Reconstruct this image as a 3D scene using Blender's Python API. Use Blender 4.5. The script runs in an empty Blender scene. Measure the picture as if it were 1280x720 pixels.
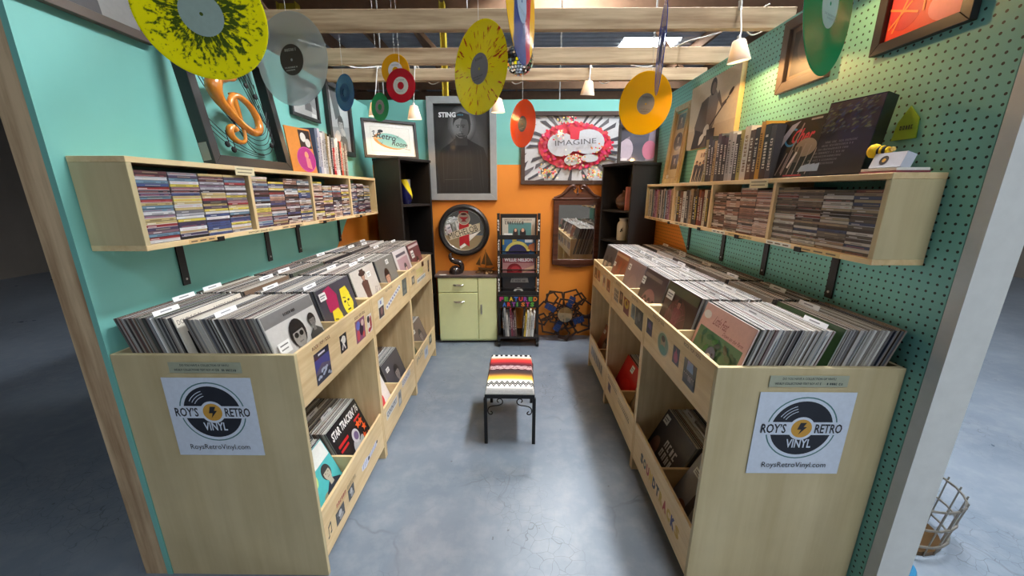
import bpy, bmesh, math, random
from mathutils import Vector, Matrix

scene = bpy.context.scene
C = scene.collection
R = math.radians
rnd = random.Random(11)

# ------------------------------------------------------------------ camera
cd_ = bpy.data.cameras.new('camera')
cam = bpy.data.objects.new('camera', cd_)
C.objects.link(cam)
cam.location = (0, 0, 1.5)
cam.rotation_euler = (R(90 - 14.6), 0, R(0.62))
cd_.sensor_width = 36
cd_.sensor_fit = 'HORIZONTAL'
cd_.lens = 36 * 465 / 1280
cd_.clip_start = 0.02
scene.camera = cam

# ------------------------------------------------------------------ world, exposure
w = bpy.data.worlds.new('world')
scene.world = w
w.use_nodes = True
w.node_tree.nodes['Background'].inputs[0].default_value = (0.62, 0.72, 0.85, 1)
w.node_tree.nodes['Background'].inputs[1].default_value = 0.35
vs = scene.view_settings
vs.view_transform = 'Standard'
vs.look = 'None'
vs.exposure = 0.0
vs.gamma = 1
vs.use_curve_mapping = False

SKY_KEY = 158.0      # skylight straight above the right-hand wall
SKY_FAR = 26.0       # far roof skylight, and unseen fill panels added behind the camera
LAMP_W = 6.5        # clip lamps

# ------------------------------------------------------------------ helpers
def S(r, g, b, a=1.0):
    def f(c):
        c /= 255.0
        return c / 12.92 if c <= 0.04045 else ((c + 0.055) / 1.055) ** 2.4
    return (f(r), f(g), f(b), a)

class NT:
    def __init__(s, name):
        s.m = bpy.data.materials.new(name)
        s.m.use_nodes = True
        s.t = s.m.node_tree
        s.b = s.t.nodes['Principled BSDF']
    def n(s, typ, **k):
        nd = s.t.nodes.new(typ)
        for a, b in k.items():
            setattr(nd, a, b)
        return nd
    def l(s, a, b):
        s.t.links.new(a, b)
    def math(s, op, a, b=None, c=None):
        nd = s.n('ShaderNodeMath', operation=op)
        for i, x in enumerate((a, b, c)):
            if x is None: continue
            if isinstance(x, (int, float)): nd.inputs[i].default_value = x
            else: s.l(x, nd.inputs[i])
        return nd.outputs[0]
    def mix(s, fac, a, b, blend='MIX'):
        nd = s.n('ShaderNodeMix', data_type='RGBA', blend_type=blend)
        for i, x in ((0, fac), (6, a), (7, b)):
            if isinstance(x, (int, float, tuple)): nd.inputs[i].default_value = x
            else: s.l(x, nd.inputs[i])
        return nd.outputs[2]
    def ramp(s, fac, stops):
        nd = s.n('ShaderNodeValToRGB')
        el = nd.color_ramp.elements
        while len(el) < len(stops): el.new(0.5)
        for e, (p, c) in zip(el, stops):
            e.position = p
            e.color = c if len(c) == 4 else (*c, 1)
        s.l(fac, nd.inputs[0])
        return nd.outputs[0]
    def coords(s, scale=(1, 1, 1), out='Object'):
        tc = s.n('ShaderNodeTexCoord')
        mp = s.n('ShaderNodeMapping')
        mp.inputs['Scale'].default_value = scale
        s.l(tc.outputs[out], mp.inputs[0])
        return mp.outputs[0]
    def noise(s, vec, scale, detail=4, rough=0.55):
        nd = s.n('ShaderNodeTexNoise')
        nd.inputs['Scale'].default_value = scale
        nd.inputs['Detail'].default_value = detail
        nd.inputs['Roughness'].default_value = rough
        s.l(vec, nd.inputs['Vector'])
        return nd.outputs[0]
    def bump(s, h, strength=0.3, dist=0.002):
        nd = s.n('ShaderNodeBump')
        nd.inputs['Strength'].default_value = strength
        nd.inputs['Distance'].default_value = dist
        s.l(h, nd.inputs['Height'])
        s.l(nd.outputs[0], s.b.inputs['Normal'])

def plain(name, col, rough=0.6, metal=0.0, var=0.12, scale=18, coat=0.0, bump=0.0):
    t = NT(name)
    v = t.coords()
    n = t.noise(v, scale)
    c2 = tuple(max(0, c * (1 - var)) for c in col[:3]) + (1,)
    c1 = tuple(min(1, c * (1 + var)) for c in col[:3]) + (1,)
    t.l(t.mix(n, c2, c1), t.b.inputs['Base Color'])
    t.b.inputs['Roughness'].default_value = rough
    t.b.inputs['Metallic'].default_value = metal
    t.b.inputs['Coat Weight'].default_value = coat
    t.b.inputs['Coat Roughness'].default_value = 0.08
    if bump: t.bump(n, bump)
    return t.m

def emit(name, col, s):
    t = NT(name)
    t.b.inputs['Base Color'].default_value = (0.8, 0.8, 0.8, 1)
    t.b.inputs['Emission Color'].default_value = col
    t.b.inputs['Emission Strength'].default_value = s
    return t.m

def printed(name, rough=0.55, coat=0.0, metal=0.0, var=0.1, scale=60):
    """colour comes from the face colour 'Col'; alpha 0 lets the object's own colour through"""
    t = NT(name)
    at = t.n('ShaderNodeAttribute', attribute_name='Col')
    oi = t.n('ShaderNodeObjectInfo')
    c = t.mix(at.outputs['Alpha'], oi.outputs['Color'], at.outputs['Color'])
    n = t.noise(t.coords(), scale, 3)
    g = t.ramp(n, [(0.25, (1 - var,) * 3), (0.75, (1,) * 3)])
    t.l(t.mix(1.0, c, g, 'MULTIPLY'), t.b.inputs['Base Color'])
    t.b.inputs['Roughness'].default_value = rough
    t.b.inputs['Coat Weight'].default_value = coat
    t.b.inputs['Coat Roughness'].default_value = 0.06
    t.b.inputs['Metallic'].default_value = metal
    return t.m

def wood(name, c1, c2, grain='x', rough=0.5, scale=1.0, coat=0.0, blotch=0.15):
    t = NT(name)
    sc = {'x': (0.9, 14, 14), 'y': (14, 0.9, 14), 'z': (14, 14, 0.9)}[grain]
    v = t.coords(tuple(a * scale for a in sc))
    n = t.noise(v, 2.2, 6, 0.6)
    n2 = t.noise(t.coords((2, 2, 2)), 2.5, 3)
    f = t.ramp(n, [(0.3, c2), (0.62, c1)])
    g = t.ramp(n2, [(0.3, (1 - blotch,) * 3), (0.7, (1,) * 3)])
    t.l(t.mix(1.0, f, g, 'MULTIPLY'), t.b.inputs['Base Color'])
    t.b.inputs['Roughness'].default_value = rough
    t.b.inputs['Coat Weight'].default_value = coat
    t.bump(n, 0.12, 0.001)
    return t.m

PR = printed('printed_matte', 0.6)
PG = printed('printed_gloss', 0.35, coat=0.35)
PGL = printed('print_behind_glass', 0.5, coat=0.55)
PP = printed('plastic_sleeved_card', 0.42, coat=0.25)
BIRCH = {a: wood('birch_plywood_' + a, S(238, 212, 165), S(218, 186, 135), a) for a in 'xyz'}
PANEL = {a: wood('shade_toned_plywood_' + a, S(206, 190, 150), S(192, 174, 132), a, scale=0.5, blotch=0.12) for a in 'xyz'}  # same plywood as the birch, darkened to put its shade into the colour
PINE = {a: wood('pine_beam_' + a, S(214, 188, 152), S(152, 120, 88), a, rough=0.7, scale=0.8) for a in 'xyz'}
DARKW = wood('dark_brown_wood', S(92, 52, 36), S(58, 30, 20), 'x', rough=0.35, coat=0.3)
BLACK = plain('black_painted_wood', S(34, 31, 30), 0.5)
BLACKM = plain('black_metal', S(24, 24, 25), 0.45, metal=0.3)
WHITE = plain('white_plastic', S(238, 236, 230), 0.45, var=0.03)
STEEL = plain('brushed_steel', S(180, 178, 172), 0.35, metal=1.0)
CHROME = plain('chrome', S(225, 225, 225), 0.12, metal=1.0, var=0.02)
MIRROR = plain('mirror_glass', S(235, 238, 238), 0.015, metal=1.0, var=0.0)

class MB:
    def __init__(s):
        s.v, s.f, s.c = [], [], []
    def add(s, vs_, fs_, col=None, M=None):
        o = len(s.v)
        if M is not None: vs_ = [M @ Vector(p) for p in vs_]
        s.v += [tuple(p) for p in vs_]
        for f in fs_:
            s.f.append([i + o for i in f])
            s.c.append(col)
        return s
    def box(s, x0, x1, y0, y1, z0, z1, col=None, M=None, cols=None):
        v = [(x, y, z) for z in (z0, z1) for y in (y0, y1) for x in (x0, x1)]
        f = [(0, 2, 3, 1), (4, 5, 7, 6), (0, 1, 5, 4), (2, 6, 7, 3), (0, 4, 6, 2), (1, 3, 7, 5)]
        # order: bottom z-, top z+, y-, y+, x-, x+
        if cols:
            o = len(s.v)
            if M is not None: v = [M @ Vector(p) for p in v]
            s.v += [tuple(p) for p in v]
            for q, c in zip(f, cols):
                s.f.append([i + o for i in q]); s.c.append(c)
            return s
        return s.add(v, f, col, M)
    def cyl(s, p0, p1, r0, r1=None, n=12, col=None, caps=True, M=None):
        r1 = r0 if r1 is None else r1
        p0, p1 = Vector(p0), Vector(p1)
        d = (p1 - p0).normalized()
        a = d.orthogonal().normalized(); b = d.cross(a)
        v, f = [], []
        for p, r in ((p0, r0), (p1, r1)):
            for i in range(n):
                t = 2 * math.pi * i / n
                v.append(p + (a * math.cos(t) + b * math.sin(t)) * r)
        for i in range(n):
            j = (i + 1) % n
            f.append((i, j, n + j, n + i))
        if caps:
            f.append(tuple(reversed(range(n)))); f.append(tuple(range(n, 2 * n)))
        return s.add(v, f, col, M)
    def tube(s, pts, r, n=6, col=None, closed=False, M=None):
        pts = [Vector(p) for p in pts]
        rs = r if isinstance(r, (list, tuple)) else [r] * len(pts)
        v, f = [], []
        N = len(pts); prev = None
        for i, p in enumerate(pts):
            if closed: t = pts[(i + 1) % N] - pts[i - 1]
            else: t = pts[min(i + 1, N - 1)] - pts[max(i - 1, 0)]
            t.normalize()
            a = t.orthogonal() if prev is None else prev - t * prev.dot(t)
            if a.length < 1e-6: a = t.orthogonal()
            a.normalize(); prev = a; b = t.cross(a)
            for k in range(n):
                q = 2 * math.pi * k / n
                v.append(p + (a * math.cos(q) + b * math.sin(q)) * rs[i])
        m = N if closed else N - 1
        for i in range(m):
            for k in range(n):
                k2 = (k + 1) % n; j = (i + 1) % N
                f.append((i * n + k, i * n + k2, j * n + k2, j * n + k))
        if not closed:
            f.append(tuple(reversed(range(n)))); f.append(tuple(range((N - 1) * n, N * n)))
        return s.add(v, f, col, M)
    def lathe(s, prof, n=24, col=None, M=None):
        v, f = [], []
        m = len(prof)
        for r, z in prof:
            for i in range(n):
                t = 2 * math.pi * i / n
                v.append((r * math.cos(t), r * math.sin(t), z))
        for k in range(m - 1):
            for i in range(n):
                j = (i + 1) % n
                f.append((k * n + i, k * n + j, (k + 1) * n + j, (k + 1) * n + i))
        if prof[0][0] > 1e-5: f.append(tuple(reversed(range(n))))
        if prof[-1][0] > 1e-5: f.append(tuple(range((m - 1) * n, m * n)))
        return s.add(v, f, col, M)
    def prism(s, poly, z0, z1, col=None, M=None):
        n = len(poly)
        v = [(x, y, z0) for x, y in poly] + [(x, y, z1) for x, y in poly]
        f = [tuple(reversed(range(n))), tuple(range(n, 2 * n))]
        f += [(i, (i + 1) % n, n + (i + 1) % n, n + i) for i in range(n)]
        return s.add(v, f, col, M)
    def mesh(s, name, mat, bevel=0.0, smooth=False):
        me = bpy.data.meshes.new(name)
        me.from_pydata(s.v, [], s.f)
        if any(c is not None for c in s.c):
            at = me.color_attributes.new('Col', 'FLOAT_COLOR', 'CORNER')
            buf = []
            for f, c in zip(s.f, s.c):
                c = c or (0.5, 0.5, 0.5, 0)
                buf += list(c if len(c) == 4 else (*c, 1)) * len(f)
            at.data.foreach_set('color', buf)
        me.materials.append(mat)
        if bevel or smooth:
            bm = bmesh.new(); bm.from_mesh(me)
            if smooth:
                bmesh.ops.remove_doubles(bm, verts=bm.verts, dist=1e-6)
            bmesh.ops.recalc_face_normals(bm, faces=bm.faces)
            if bevel:
                bmesh.ops.bevel(bm, geom=bm.edges[:], offset=bevel, segments=1, affect='EDGES')
            if smooth:
                for f in bm.faces: f.smooth = True
                for e in bm.edges:
                    if len(e.link_faces) == 2 and e.calc_face_angle(0) > 0.7: e.smooth = False
            bm.to_mesh(me); bm.free()
        return me
    def build(s, name, mat, parent=None, bevel=0.0, smooth=False):
        o = bpy.data.objects.new(name, s.mesh(name, mat, bevel, smooth))
        C.objects.link(o)
        if parent is not None: o.parent = parent
        return o

def tag(o, label=None, cat=None, group=None, kind=None):
    if label: o['label'] = label
    if cat: o['category'] = cat
    if group: o['group'] = group
    if kind: o['kind'] = kind
    return o

def empty(name, loc=(0, 0, 0), rot=(0, 0, 0), label=None, cat=None, group=None):
    o = bpy.data.objects.new(name, None)
    o.empty_display_size = 0.05
    C.objects.link(o)
    o.location = loc; o.rotation_euler = rot
    return tag(o, label, cat, group)

def put(o, loc, rot=(0, 0, 0)):
    o.location = loc; o.rotation_euler = rot
    return o

def inst(name, me, loc=(0, 0, 0), rot=(0, 0, 0), parent=None, color=None):
    o = bpy.data.objects.new(name, me)
    C.objects.link(o)
    o.location = loc; o.rotation_euler = rot
    if parent is not None: o.parent = parent
    if color: o.color = color
    return o

def up(rz, lean=0):
    """upright plate: local x right, y up, z towards the viewer; rz 0 faces -Y, 90 faces +X, -90 faces -X"""
    return (R(90 - lean), 0, R(rz))

_tc = {}
def text_geo(s, bold=0.0):
    k = (s, bold)
    if k not in _tc:
        cu = bpy.data.curves.new('t', 'FONT')
        cu.body = s; cu.size = 1; cu.resolution_u = 2; cu.offset = bold
        ob = bpy.data.objects.new('t', cu)
        C.objects.link(ob)
        bpy.context.view_layer.update()
        me = bpy.data.meshes.new_from_object(ob.evaluated_get(bpy.context.evaluated_depsgraph_get()))
        vs_ = [(v.co.x, v.co.y) for v in me.vertices]
        fs_ = [tuple(p.vertices) for p in me.polygons]
        bpy.data.objects.remove(ob); bpy.data.curves.remove(cu); bpy.data.meshes.remove(me)
        xs = [p[0] for p in vs_]; ys = [p[1] for p in vs_]
        _tc[k] = (vs_, fs_, min(xs), min(ys), max(xs), max(ys))
    return _tc[k]

class Canvas:
    """flat print: layered polygons a fraction of a millimetre apart, u right, v up"""
    def __init__(s, z=0.0004, step=0.00012):
        s.mb = MB(); s.z = z; s.step = step
    def _z(s):
        s.z += s.step
        return s.z
    def poly(s, pts, col):
        z = s._z()
        a = sum(p[0] * q[1] - q[0] * p[1] for p, q in zip(pts, pts[1:] + pts[:1]))
        if a < 0: pts = pts[::-1]
        s.mb.add([(u, v, z) for u, v in pts], [tuple(range(len(pts)))], col)
        return s
    def rect(s, u0, v0, u1, v1, col):
        return s.poly([(u0, v0), (u1, v0), (u1, v1), (u0, v1)], col)
    def ell(s, u, v, a, b, col, n=24, rot=0.0, a0=0, a1=360):
        cr, sr = math.cos(R(rot)), math.sin(R(rot))
        p = []
        for i in range(n + (a1 - a0 < 360)):
            t = R(a0 + (a1 - a0) * i / n)
            x, y = a * math.cos(t), b * math.sin(t)
            p.append((u + x * cr - y * sr, v + x * sr + y * cr))
        return s.poly(p, col)
    def ring(s, u, v, r0, r1, col, a0=0, a1=360, n=40):
        z = s._z()
        vs_, fs_ = [], []
        for i in range(n + 1):
            t = R(a0 + (a1 - a0) * i / n)
            vs_ += [(u + r0 * math.cos(t), v + r0 * math.sin(t), z), (u + r1 * math.cos(t), v + r1 * math.sin(t), z)]
        for i in range(n): fs_.append((2 * i, 2 * i + 1, 2 * i + 3, 2 * i + 2))
        s.mb.add(vs_, fs_, col)
        return s
    def line(s, pts, wd, col):
        z = s._z()
        for (a, b), (c, d) in zip(pts, pts[1:]):
            L = math.hypot(c - a, d - b) or 1e-9
            nx, ny = -(d - b) / L * wd / 2, (c - a) / L * wd / 2
            s.mb.add([(a - nx, b - ny, z), (c - nx, d - ny, z), (c + nx, d + ny, z), (a + nx, b + ny, z)], [(0, 1, 2, 3)], col)
        return s
    def text(s, t, u, v, wd, ht=None, col=(0, 0, 0, 1), bold=0.0, rot=0.0, shear=0.0):
        vs_, fs_, x0, y0, x1, y1 = text_geo(t, bold)
        sx = wd / (x1 - x0); sy = ht / (y1 - y0) if ht else sx
        z = s._z(); cr, sr = math.cos(R(rot)), math.sin(R(rot))
        out = []
        for x, y in vs_:
            a, b = (x - x0) * sx, (y - y0) * sy
            a += b * shear
            out.append((u + a * cr - b * sr, v + a * sr + b * cr, z))
        s.mb.add(out, fs_, col)
        return s
    def scrawl(s, u, v, wd, ht, col, rng=None):
        """lettering too small to read: a row of strokes"""
        rg = rng or rnd
        x = u
        while x < u + wd - ht * .3:
            k = rg.random()
            if k > .86: x += ht * .5; continue
            lw = ht * .22; cw = ht * (.35 + .3 * rg.random())
            s.rect(x, v, x + lw, v + ht, col)
            if k < .6: s.rect(x, v + ht * .78, x + cw, v + ht, col)
            if k < .4: s.rect(x, v, x + cw, v + ht * .2, col)
            if k > .3: s.rect(x + cw - lw, v, x + cw, v + ht * .9, col)
            x += cw + ht * .28
        return s
    def person(s, u, v, h, skin, hair, top, legs=None, glasses=None):
        """bust (or full figure when legs is given) whose feet / hem sit at v"""
        if legs:
            s.poly([(u - .1 * h, v), (u - .02 * h, v), (u, v + .4 * h), (u + .03 * h, v), (u + .11 * h, v), (u + .1 * h, v + .5 * h), (u - .1 * h, v + .5 * h)], legs)
            s.poly([(u - .1 * h, v + .46 * h), (u + .1 * h, v + .46 * h), (u + .15 * h, v + .8 * h), (u + .05 * h, v + .84 * h), (u - .05 * h, v + .84 * h), (u - .15 * h, v + .8 * h)], top)
            hy, r = v + .91 * h, .075 * h
        else:
            s.poly([(u - .38 * h, v), (u + .38 * h, v), (u + .34 * h, v + .34 * h), (u + .1 * h, v + .5 * h), (u - .1 * h, v + .5 * h), (u - .34 * h, v + .34 * h)], top)
            s.poly([(u - .08 * h, v + .4 * h), (u + .08 * h, v + .4 * h), (u + .07 * h, v + .58 * h), (u - .07 * h, v + .58 * h)], skin)
            hy, r = v + .72 * h, .17 * h
        s.ell(u, hy + .22 * r, r * 1.12, r * 1.28, hair, 18)
        s.ell(u, hy - .1 * r, r * .82, r * 1.1, skin, 16)
        s.poly([(u - r * .9, hy + .35 * r), (u + r * .85, hy + .45 * r), (u + r * .6, hy + 1.2 * r), (u - r * .7, hy + 1.2 * r)], hair)
        if not legs:
            g = glasses or tuple(c * .35 for c in skin[:3]) + (1,)
            k = .3 if glasses else .13
            for q in (-.36, .36): s.ell(u + q * r, hy + .08 * r, k * r, k * .8 * r, g, 10)
            s.rect(u - .28 * r, hy - .62 * r, u + .28 * r, hy - .52 * r, tuple(c * .5 for c in skin[:3]) + (1,))
            s.poly([(u - .1 * r, hy - .28 * r), (u + .12 * r, hy - .28 * r), (u + .02 * r, hy + .05 * r)], tuple(c * .75 for c in skin[:3]) + (1,))
        return s
    def build(s, name, parent, mat=None, loc=(0, 0, 0), rot=(0, 0, 0)):
        o = s.mb.build(name, mat or PR, parent)
        o.location = loc; o.rotation_euler = rot
        return o

def catmull(pts, k=8, closed=False):
    P = [Vector(p) for p in pts]; out = []
    n = len(P)
    rng = range(n if closed else n - 1)
    for i in rng:
        p0 = P[i - 1] if (i > 0 or closed) else P[0]
        p1, p2 = P[i], P[(i + 1) % n]
        p3 = P[(i + 2) % n] if (closed or i + 2 < n) else P[-1]
        for j in range(k):
            t = j / k
            out.append(0.5 * ((2 * p1) + (p2 - p0) * t + (2 * p0 - 5 * p1 + 4 * p2 - p3) * t * t + (3 * p1 - p0 - 3 * p2 + p3) * t ** 3))
    if not closed: out.append(P[-1])
    return out

ORD = ['first', 'second', 'third', 'fourth', 'fifth', 'sixth', 'seventh', 'eighth', 'ninth', 'tenth', 'eleventh',
       'twelfth', 'thirteenth', 'fourteenth', 'fifteenth', 'sixteenth', 'seventeenth', 'eighteenth', 'nineteenth', 'twentieth']
ORD += ['twenty-' + o for o in ORD[:9]] + ['thirtieth'] + ['thirty-' + o for o in ORD[:9]] + ['fortieth'] + ['forty-' + o for o in ORD[:9]]
def shade_name(c):
    r_, g_, b_ = c[:3]
    l = .3 * r_ + .6 * g_ + .1 * b_; mx_ = max(c[:3]); mn_ = min(c[:3])
    if mx_ - mn_ < .16 * mx_ + .012:
        return 'black' if l < .03 else 'charcoal' if l < .09 else 'grey' if l < .28 else 'pale grey' if l < .5 else 'white'
    if r_ >= g_ >= b_: nm = 'red' if g_ < r_ * .42 else 'brown' if l < .2 else 'tan' if b_ > r_ * .25 else 'yellow'
    elif b_ >= g_: nm = 'plum' if r_ > g_ else 'blue'
    elif g_ >= r_: nm = 'green'
    else: nm = 'pinkish'
    return nm
# ------------------------------------------------------------------ setting
XL, XR, YB, YN = -1.385, 1.245, 3.75, 1.045
ZW = 2.262

# floor: painted concrete with craze cracks
t = NT('painted_concrete')
v = t.coords()
n1 = t.noise(v, 1.3, 6, 0.6); n2 = t.noise(v, 9, 6, 0.65)
base = t.ramp(n1, [(0.3, S(104, 115, 129)), (0.7, S(128, 138, 150))])
base = t.mix(t.ramp(n2, [(0.45, (0, 0, 0)), (0.75, (.5, .5, .5))]), base, S(150, 155, 162))
vo = t.n('ShaderNodeTexVoronoi', feature='DISTANCE_TO_EDGE')
vo.inputs['Scale'].default_value = 17
dv = t.n('ShaderNodeVectorMath', operation='ADD')
nn = t.n('ShaderNodeTexNoise'); nn.inputs['Scale'].default_value = 6
t.l(v, nn.inputs['Vector'])
sc = t.n('ShaderNodeVectorMath', operation='SCALE'); sc.inputs['Scale'].default_value = 0.12
t.l(nn.outputs['Color'], sc.inputs[0]); t.l(v, dv.inputs[0]); t.l(sc.outputs[0], dv.inputs[1])
t.l(dv.outputs[0], vo.inputs['Vector'])
crack = t.ramp(vo.outputs['Distance'], [(0.0, (1, 1, 1)), (0.018, (0, 0, 0))])
where = t.ramp(t.noise(v, 1.1, 2), [(0.5, (0, 0, 0)), (0.6, (1, 1, 1))])
cf = t.math('MULTIPLY', crack, where)
cf = t.math('MULTIPLY', cf, 0.8)
base = t.mix(cf, base, S(70, 76, 84))
spots = t.ramp(t.noise(v, 23, 2), [(0.73, (0, 0, 0)), (0.76, (.6, .6, .6))])
base = t.mix(spots, base, S(70, 72, 76))
vs2 = t.n('ShaderNodeTexVoronoi', feature='DISTANCE_TO_EDGE'); vs2.inputs['Scale'].default_value = 1.7
t.l(dv.outputs[0], vs2.inputs['Vector'])
scuff = t.math('MULTIPLY', t.ramp(vs2.outputs['Distance'], [(0.0, (1, 1, 1)), (0.012, (0, 0, 0))]), t.ramp(t.noise(v, 2.3, 2), [(0.48, (0, 0, 0)), (0.62, (.5, .5, .5))]))
base = t.mix(scuff, base, S(84, 90, 98))
t.l(base, t.b.inputs['Base Color'])
t.l(t.ramp(n1, [(0.3, (.26,) * 3), (0.7, (.40,) * 3)]), t.b.inputs['Roughness'])
t.bump(n2, 0.15, 0.002)
FLOOR = t.m
fl = MB().box(-9, 9, -6, 13, -0.05, 0).build('floor', FLOOR)
tag(fl, 'grey-blue painted concrete floor with hairline cracks', 'floor', kind='structure')

TEAL, ORANGE = S(121, 188, 178), S(228, 140, 50)

def wallmat(name, kind, seed):
    t = NT(name)
    tc = t.n('ShaderNodeTexCoord'); sp = t.n('ShaderNodeSeparateXYZ')
    t.l(tc.outputs['Object'], sp.inputs[0])
    X, Y, Z = sp.outputs
    col = TEAL
    if kind == 'back':
        f = t.math('LESS_THAN', Z, 1.745)
        col = t.mix(f, TEAL, ORANGE)
    elif kind == 'left':      # orange returns round the corner below a slanting paint line
        f = t.math('GREATER_THAN', Y, t.math('MULTIPLY_ADD', Z, 1.1, 1.67))
        f = t.math('MULTIPLY', f, t.math('LESS_THAN', Z, 1.40))
        col = t.mix(f, TEAL, ORANGE)
    elif kind == 'right':
        f = t.math('GREATER_THAN', Y, t.math('MULTIPLY_ADD', Z, 1.05, 1.575))
        f = t.math('MULTIPLY', f, t.math('LESS_THAN', Z, 1.40))
        col = t.mix(f, TEAL, ORANGE)
        a = t.math('SUBTRACT', t.math('FRACT', t.math('MULTIPLY', Y, 1 / .0254)), .5)
        b = t.math('SUBTRACT', t.math('FRACT', t.math('MULTIPLY', Z, 1 / .0254)), .5)
        r = t.math('SQRT', t.math('ADD', t.math('MULTIPLY', a, a), t.math('MULTIPLY', b, b)))
        hole = t.math('LESS_THAN', r, 0.155)
        col = t.mix(hole, col, S(28, 40, 34))
    n = t.noise(t.coords(), 3.0, 5)
    g = t.ramp(n, [(0.3, (.9,) * 3), (0.7, (1,) * 3)])
    t.l(t.mix(1.0, col, g, 'MULTIPLY'), t.b.inputs['Base Color'])
    t.b.inputs['Roughness'].default_value = 0.5
    t.bump(t.noise(t.coords(), 90, 2), 0.06, 0.001)
    return t.m

WB, WLm, WRm = wallmat('wall_paint_back', 'back', 1), wallmat('wall_paint_left', 'left', 2), wallmat('pegboard_paint', 'right', 3)
tag(MB().box(-1.47, 1.33, YB, YB + .09, 0, 2.315).build('wall_back', WB), 'back wall painted orange below and teal above', 'wall', kind='structure')
tag(MB().box(XL - .02, XL, 1.15, YB, 0, ZW).build('wall_left', WLm), 'smooth teal side wall with orange return at its far end', 'wall', kind='structure')
wr = tag(MB().box(XR + .012, XR + .02, YN, YB, 0, ZW).build('wall_right', BLACK), 'teal pegboard side wall', 'wall', kind='structure')
for a, b in ((YN, 2.182), (2.184, 3.4), (3.402, YB)):
    MB().box(XR, XR + .012, a, b, 0, ZW).build('pegboard_panel', WRm, wr)
# framing of the booth walls
tag(MB().box(XL - .11, XL - .02, 1.152, 1.19, 0, ZW).build('wall_stud', PINE['z']), 'raw timber stud at the open end of the teal side wall', 'stud', kind='structure')
tag(MB().box(XR + .0, XR + .11, 1.004, 1.043, 0, ZW).build('wall_post', plain('white_painted_post', S(206, 208, 206), 0.6)), 'white painted post at the open end of the pegboard wall', 'post', kind='structure')
for y in (2.0, 2.9, 3.7):
    tag(MB().box(XL - .11, XL - .02, y - .02, y + .02, 0, ZW).build('wall_stud', PINE['z']), 'raw timber stud behind the teal side wall', 'stud', group='studs behind the teal wall', kind='structure')

# joists across the booth
for i, (y, zb, zt, lab) in enumerate(((1.04, 2.262, 2.352, 'pine joist nearest the booth entrance'), (1.55, 2.262, 2.352, 'pine joist second from the booth entrance'),
                    (2.07, 2.262, 2.352, 'thickest looking pine joist, under the roof sheets'), (2.57, 2.262, 2.35, 'middle pine joist below the bright skylight'),
                    (2.93, 2.262, 2.34, 'pine joist closest to the back wall'))):
    o = MB().box(-1.495, 1.34, y, y + .038, zb, zt).build('ceiling_joist', PINE['x'], bevel=.002)
    tag(o, lab, 'joist', kind='structure')

# warehouse roof: corrugated sheets on purlins with skylights
ROOF = plain('roof_sheet', S(196, 198, 202), 0.55, metal=0.2, var=0.2, scale=3)
RAFT = plain('aged_rafter', S(166, 128, 100), 0.8, var=0.25, scale=9)
ZR = 4.6
SKY = [(1.5, 2.3, .34, 2.0, 'k'), (2.85, 9.3, 1.2, 1.0, 'f'), (.72, 5.5, .5, .52, 'k'), (1.6, -2.6, 1.5, 1.4, 'f'), (5.5, -1, 1.0, 2.0, 'f')]  # entries behind the camera are unseen panels added as fill light
def roof():
    mb = MB()
    # cut the sheet field into strips that leave the skylights open
    xs = sorted({-9.0, 9.0} | {s[0] - s[2] / 2 for s in SKY} | {s[0] + s[2] / 2 for s in SKY})
    ys = sorted({-6.0, 13.0} | {s[1] - s[3] / 2 for s in SKY} | {s[1] + s[3] / 2 for s in SKY})
    for a, b in zip(xs, xs[1:]):
        for c, d in zip(ys, ys[1:]):
            mx, my = (a + b) / 2, (c + d) / 2
            if any(abs(mx - s[0]) < s[2] / 2 and abs(my - s[1]) < s[3] / 2 for s in SKY): continue
            mb.box(a, b, c, d, ZR, ZR + .04)
    # corrugation ribs run across the booth
    y = -5.9
    while y < 12.9:
        segs = [(-9.0, 9.0)]
        for s in SKY:
            if abs(y + .03 - s[1]) < s[3] / 2 + .05:
                new = []
                for a, b in segs:
                    l, r_ = s[0] - s[2] / 2, s[0] + s[2] / 2
                    if l > a: new.append((a, min(b, l)))
                    if r_ < b: new.append((max(a, r_), b))
                segs = new
        for a, b in segs:
            mb.prism([(y, ZR), (y + .09, ZR), (y + .065, ZR - .035), (y + .025, ZR - .035)], a, b, M=Matrix(((0, 0, 1, 0), (1, 0, 0, 0), (0, 1, 0, 0), (0, 0, 0, 1))))
        y += .2
    return mb
ceil = tag(roof().build('ceiling', ROOF), 'dim corrugated warehouse roof over the booth', 'roof', kind='structure')
for i in range(17):
    x = -7.6 + i * .95
    if any(abs(x - s[0]) < s[2] / 2 + .06 for s in SKY): continue
    MB().box(x - .03, x + .03, -6, 13, ZR - .24, ZR - .036).build('rafter', RAFT, ceil)
for y in (3.2, 4.6, 6.4, 10.6, 12.2):
    MB().box(-9, 9, y - .05, y + .05, ZR - .55, ZR - .24).build('girder', RAFT, ceil)
for x0, y0, x1, y1 in ((-1.9, 6.4, -.9, 6.4), (-3.4, 4.6, -2.6, 4.6), (1.7, 6.4, 2.6, 6.4)):
    MB().cyl((x0, y0, ZR - .3), (x1, y1, ZR - 1.35), .035, n=4).build('brace', RAFT, ceil)
SKYK, SKYF = emit('skylight_overhead', (0.93, 0.97, 1.0, 1), SKY_KEY), emit('skylight_and_fill_panel', (0.9, 0.96, 1.0, 1), SKY_FAR)
for i, (x, y, a, b, k) in enumerate(SKY):
    o = MB().box(x - a / 2, x + a / 2, y - b / 2, y + b / 2, ZR + .005, ZR + .02).build('window_%d' % (i + 1), SKYK if k == 'k' else SKYF)
    tag(o, 'bright daylight or added fill panel set into the warehouse roof', 'skylight', group='roof skylights', kind='structure')
WH = plain('warehouse_wall', S(120, 112, 104), 0.8, var=0.2, scale=2)
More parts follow.
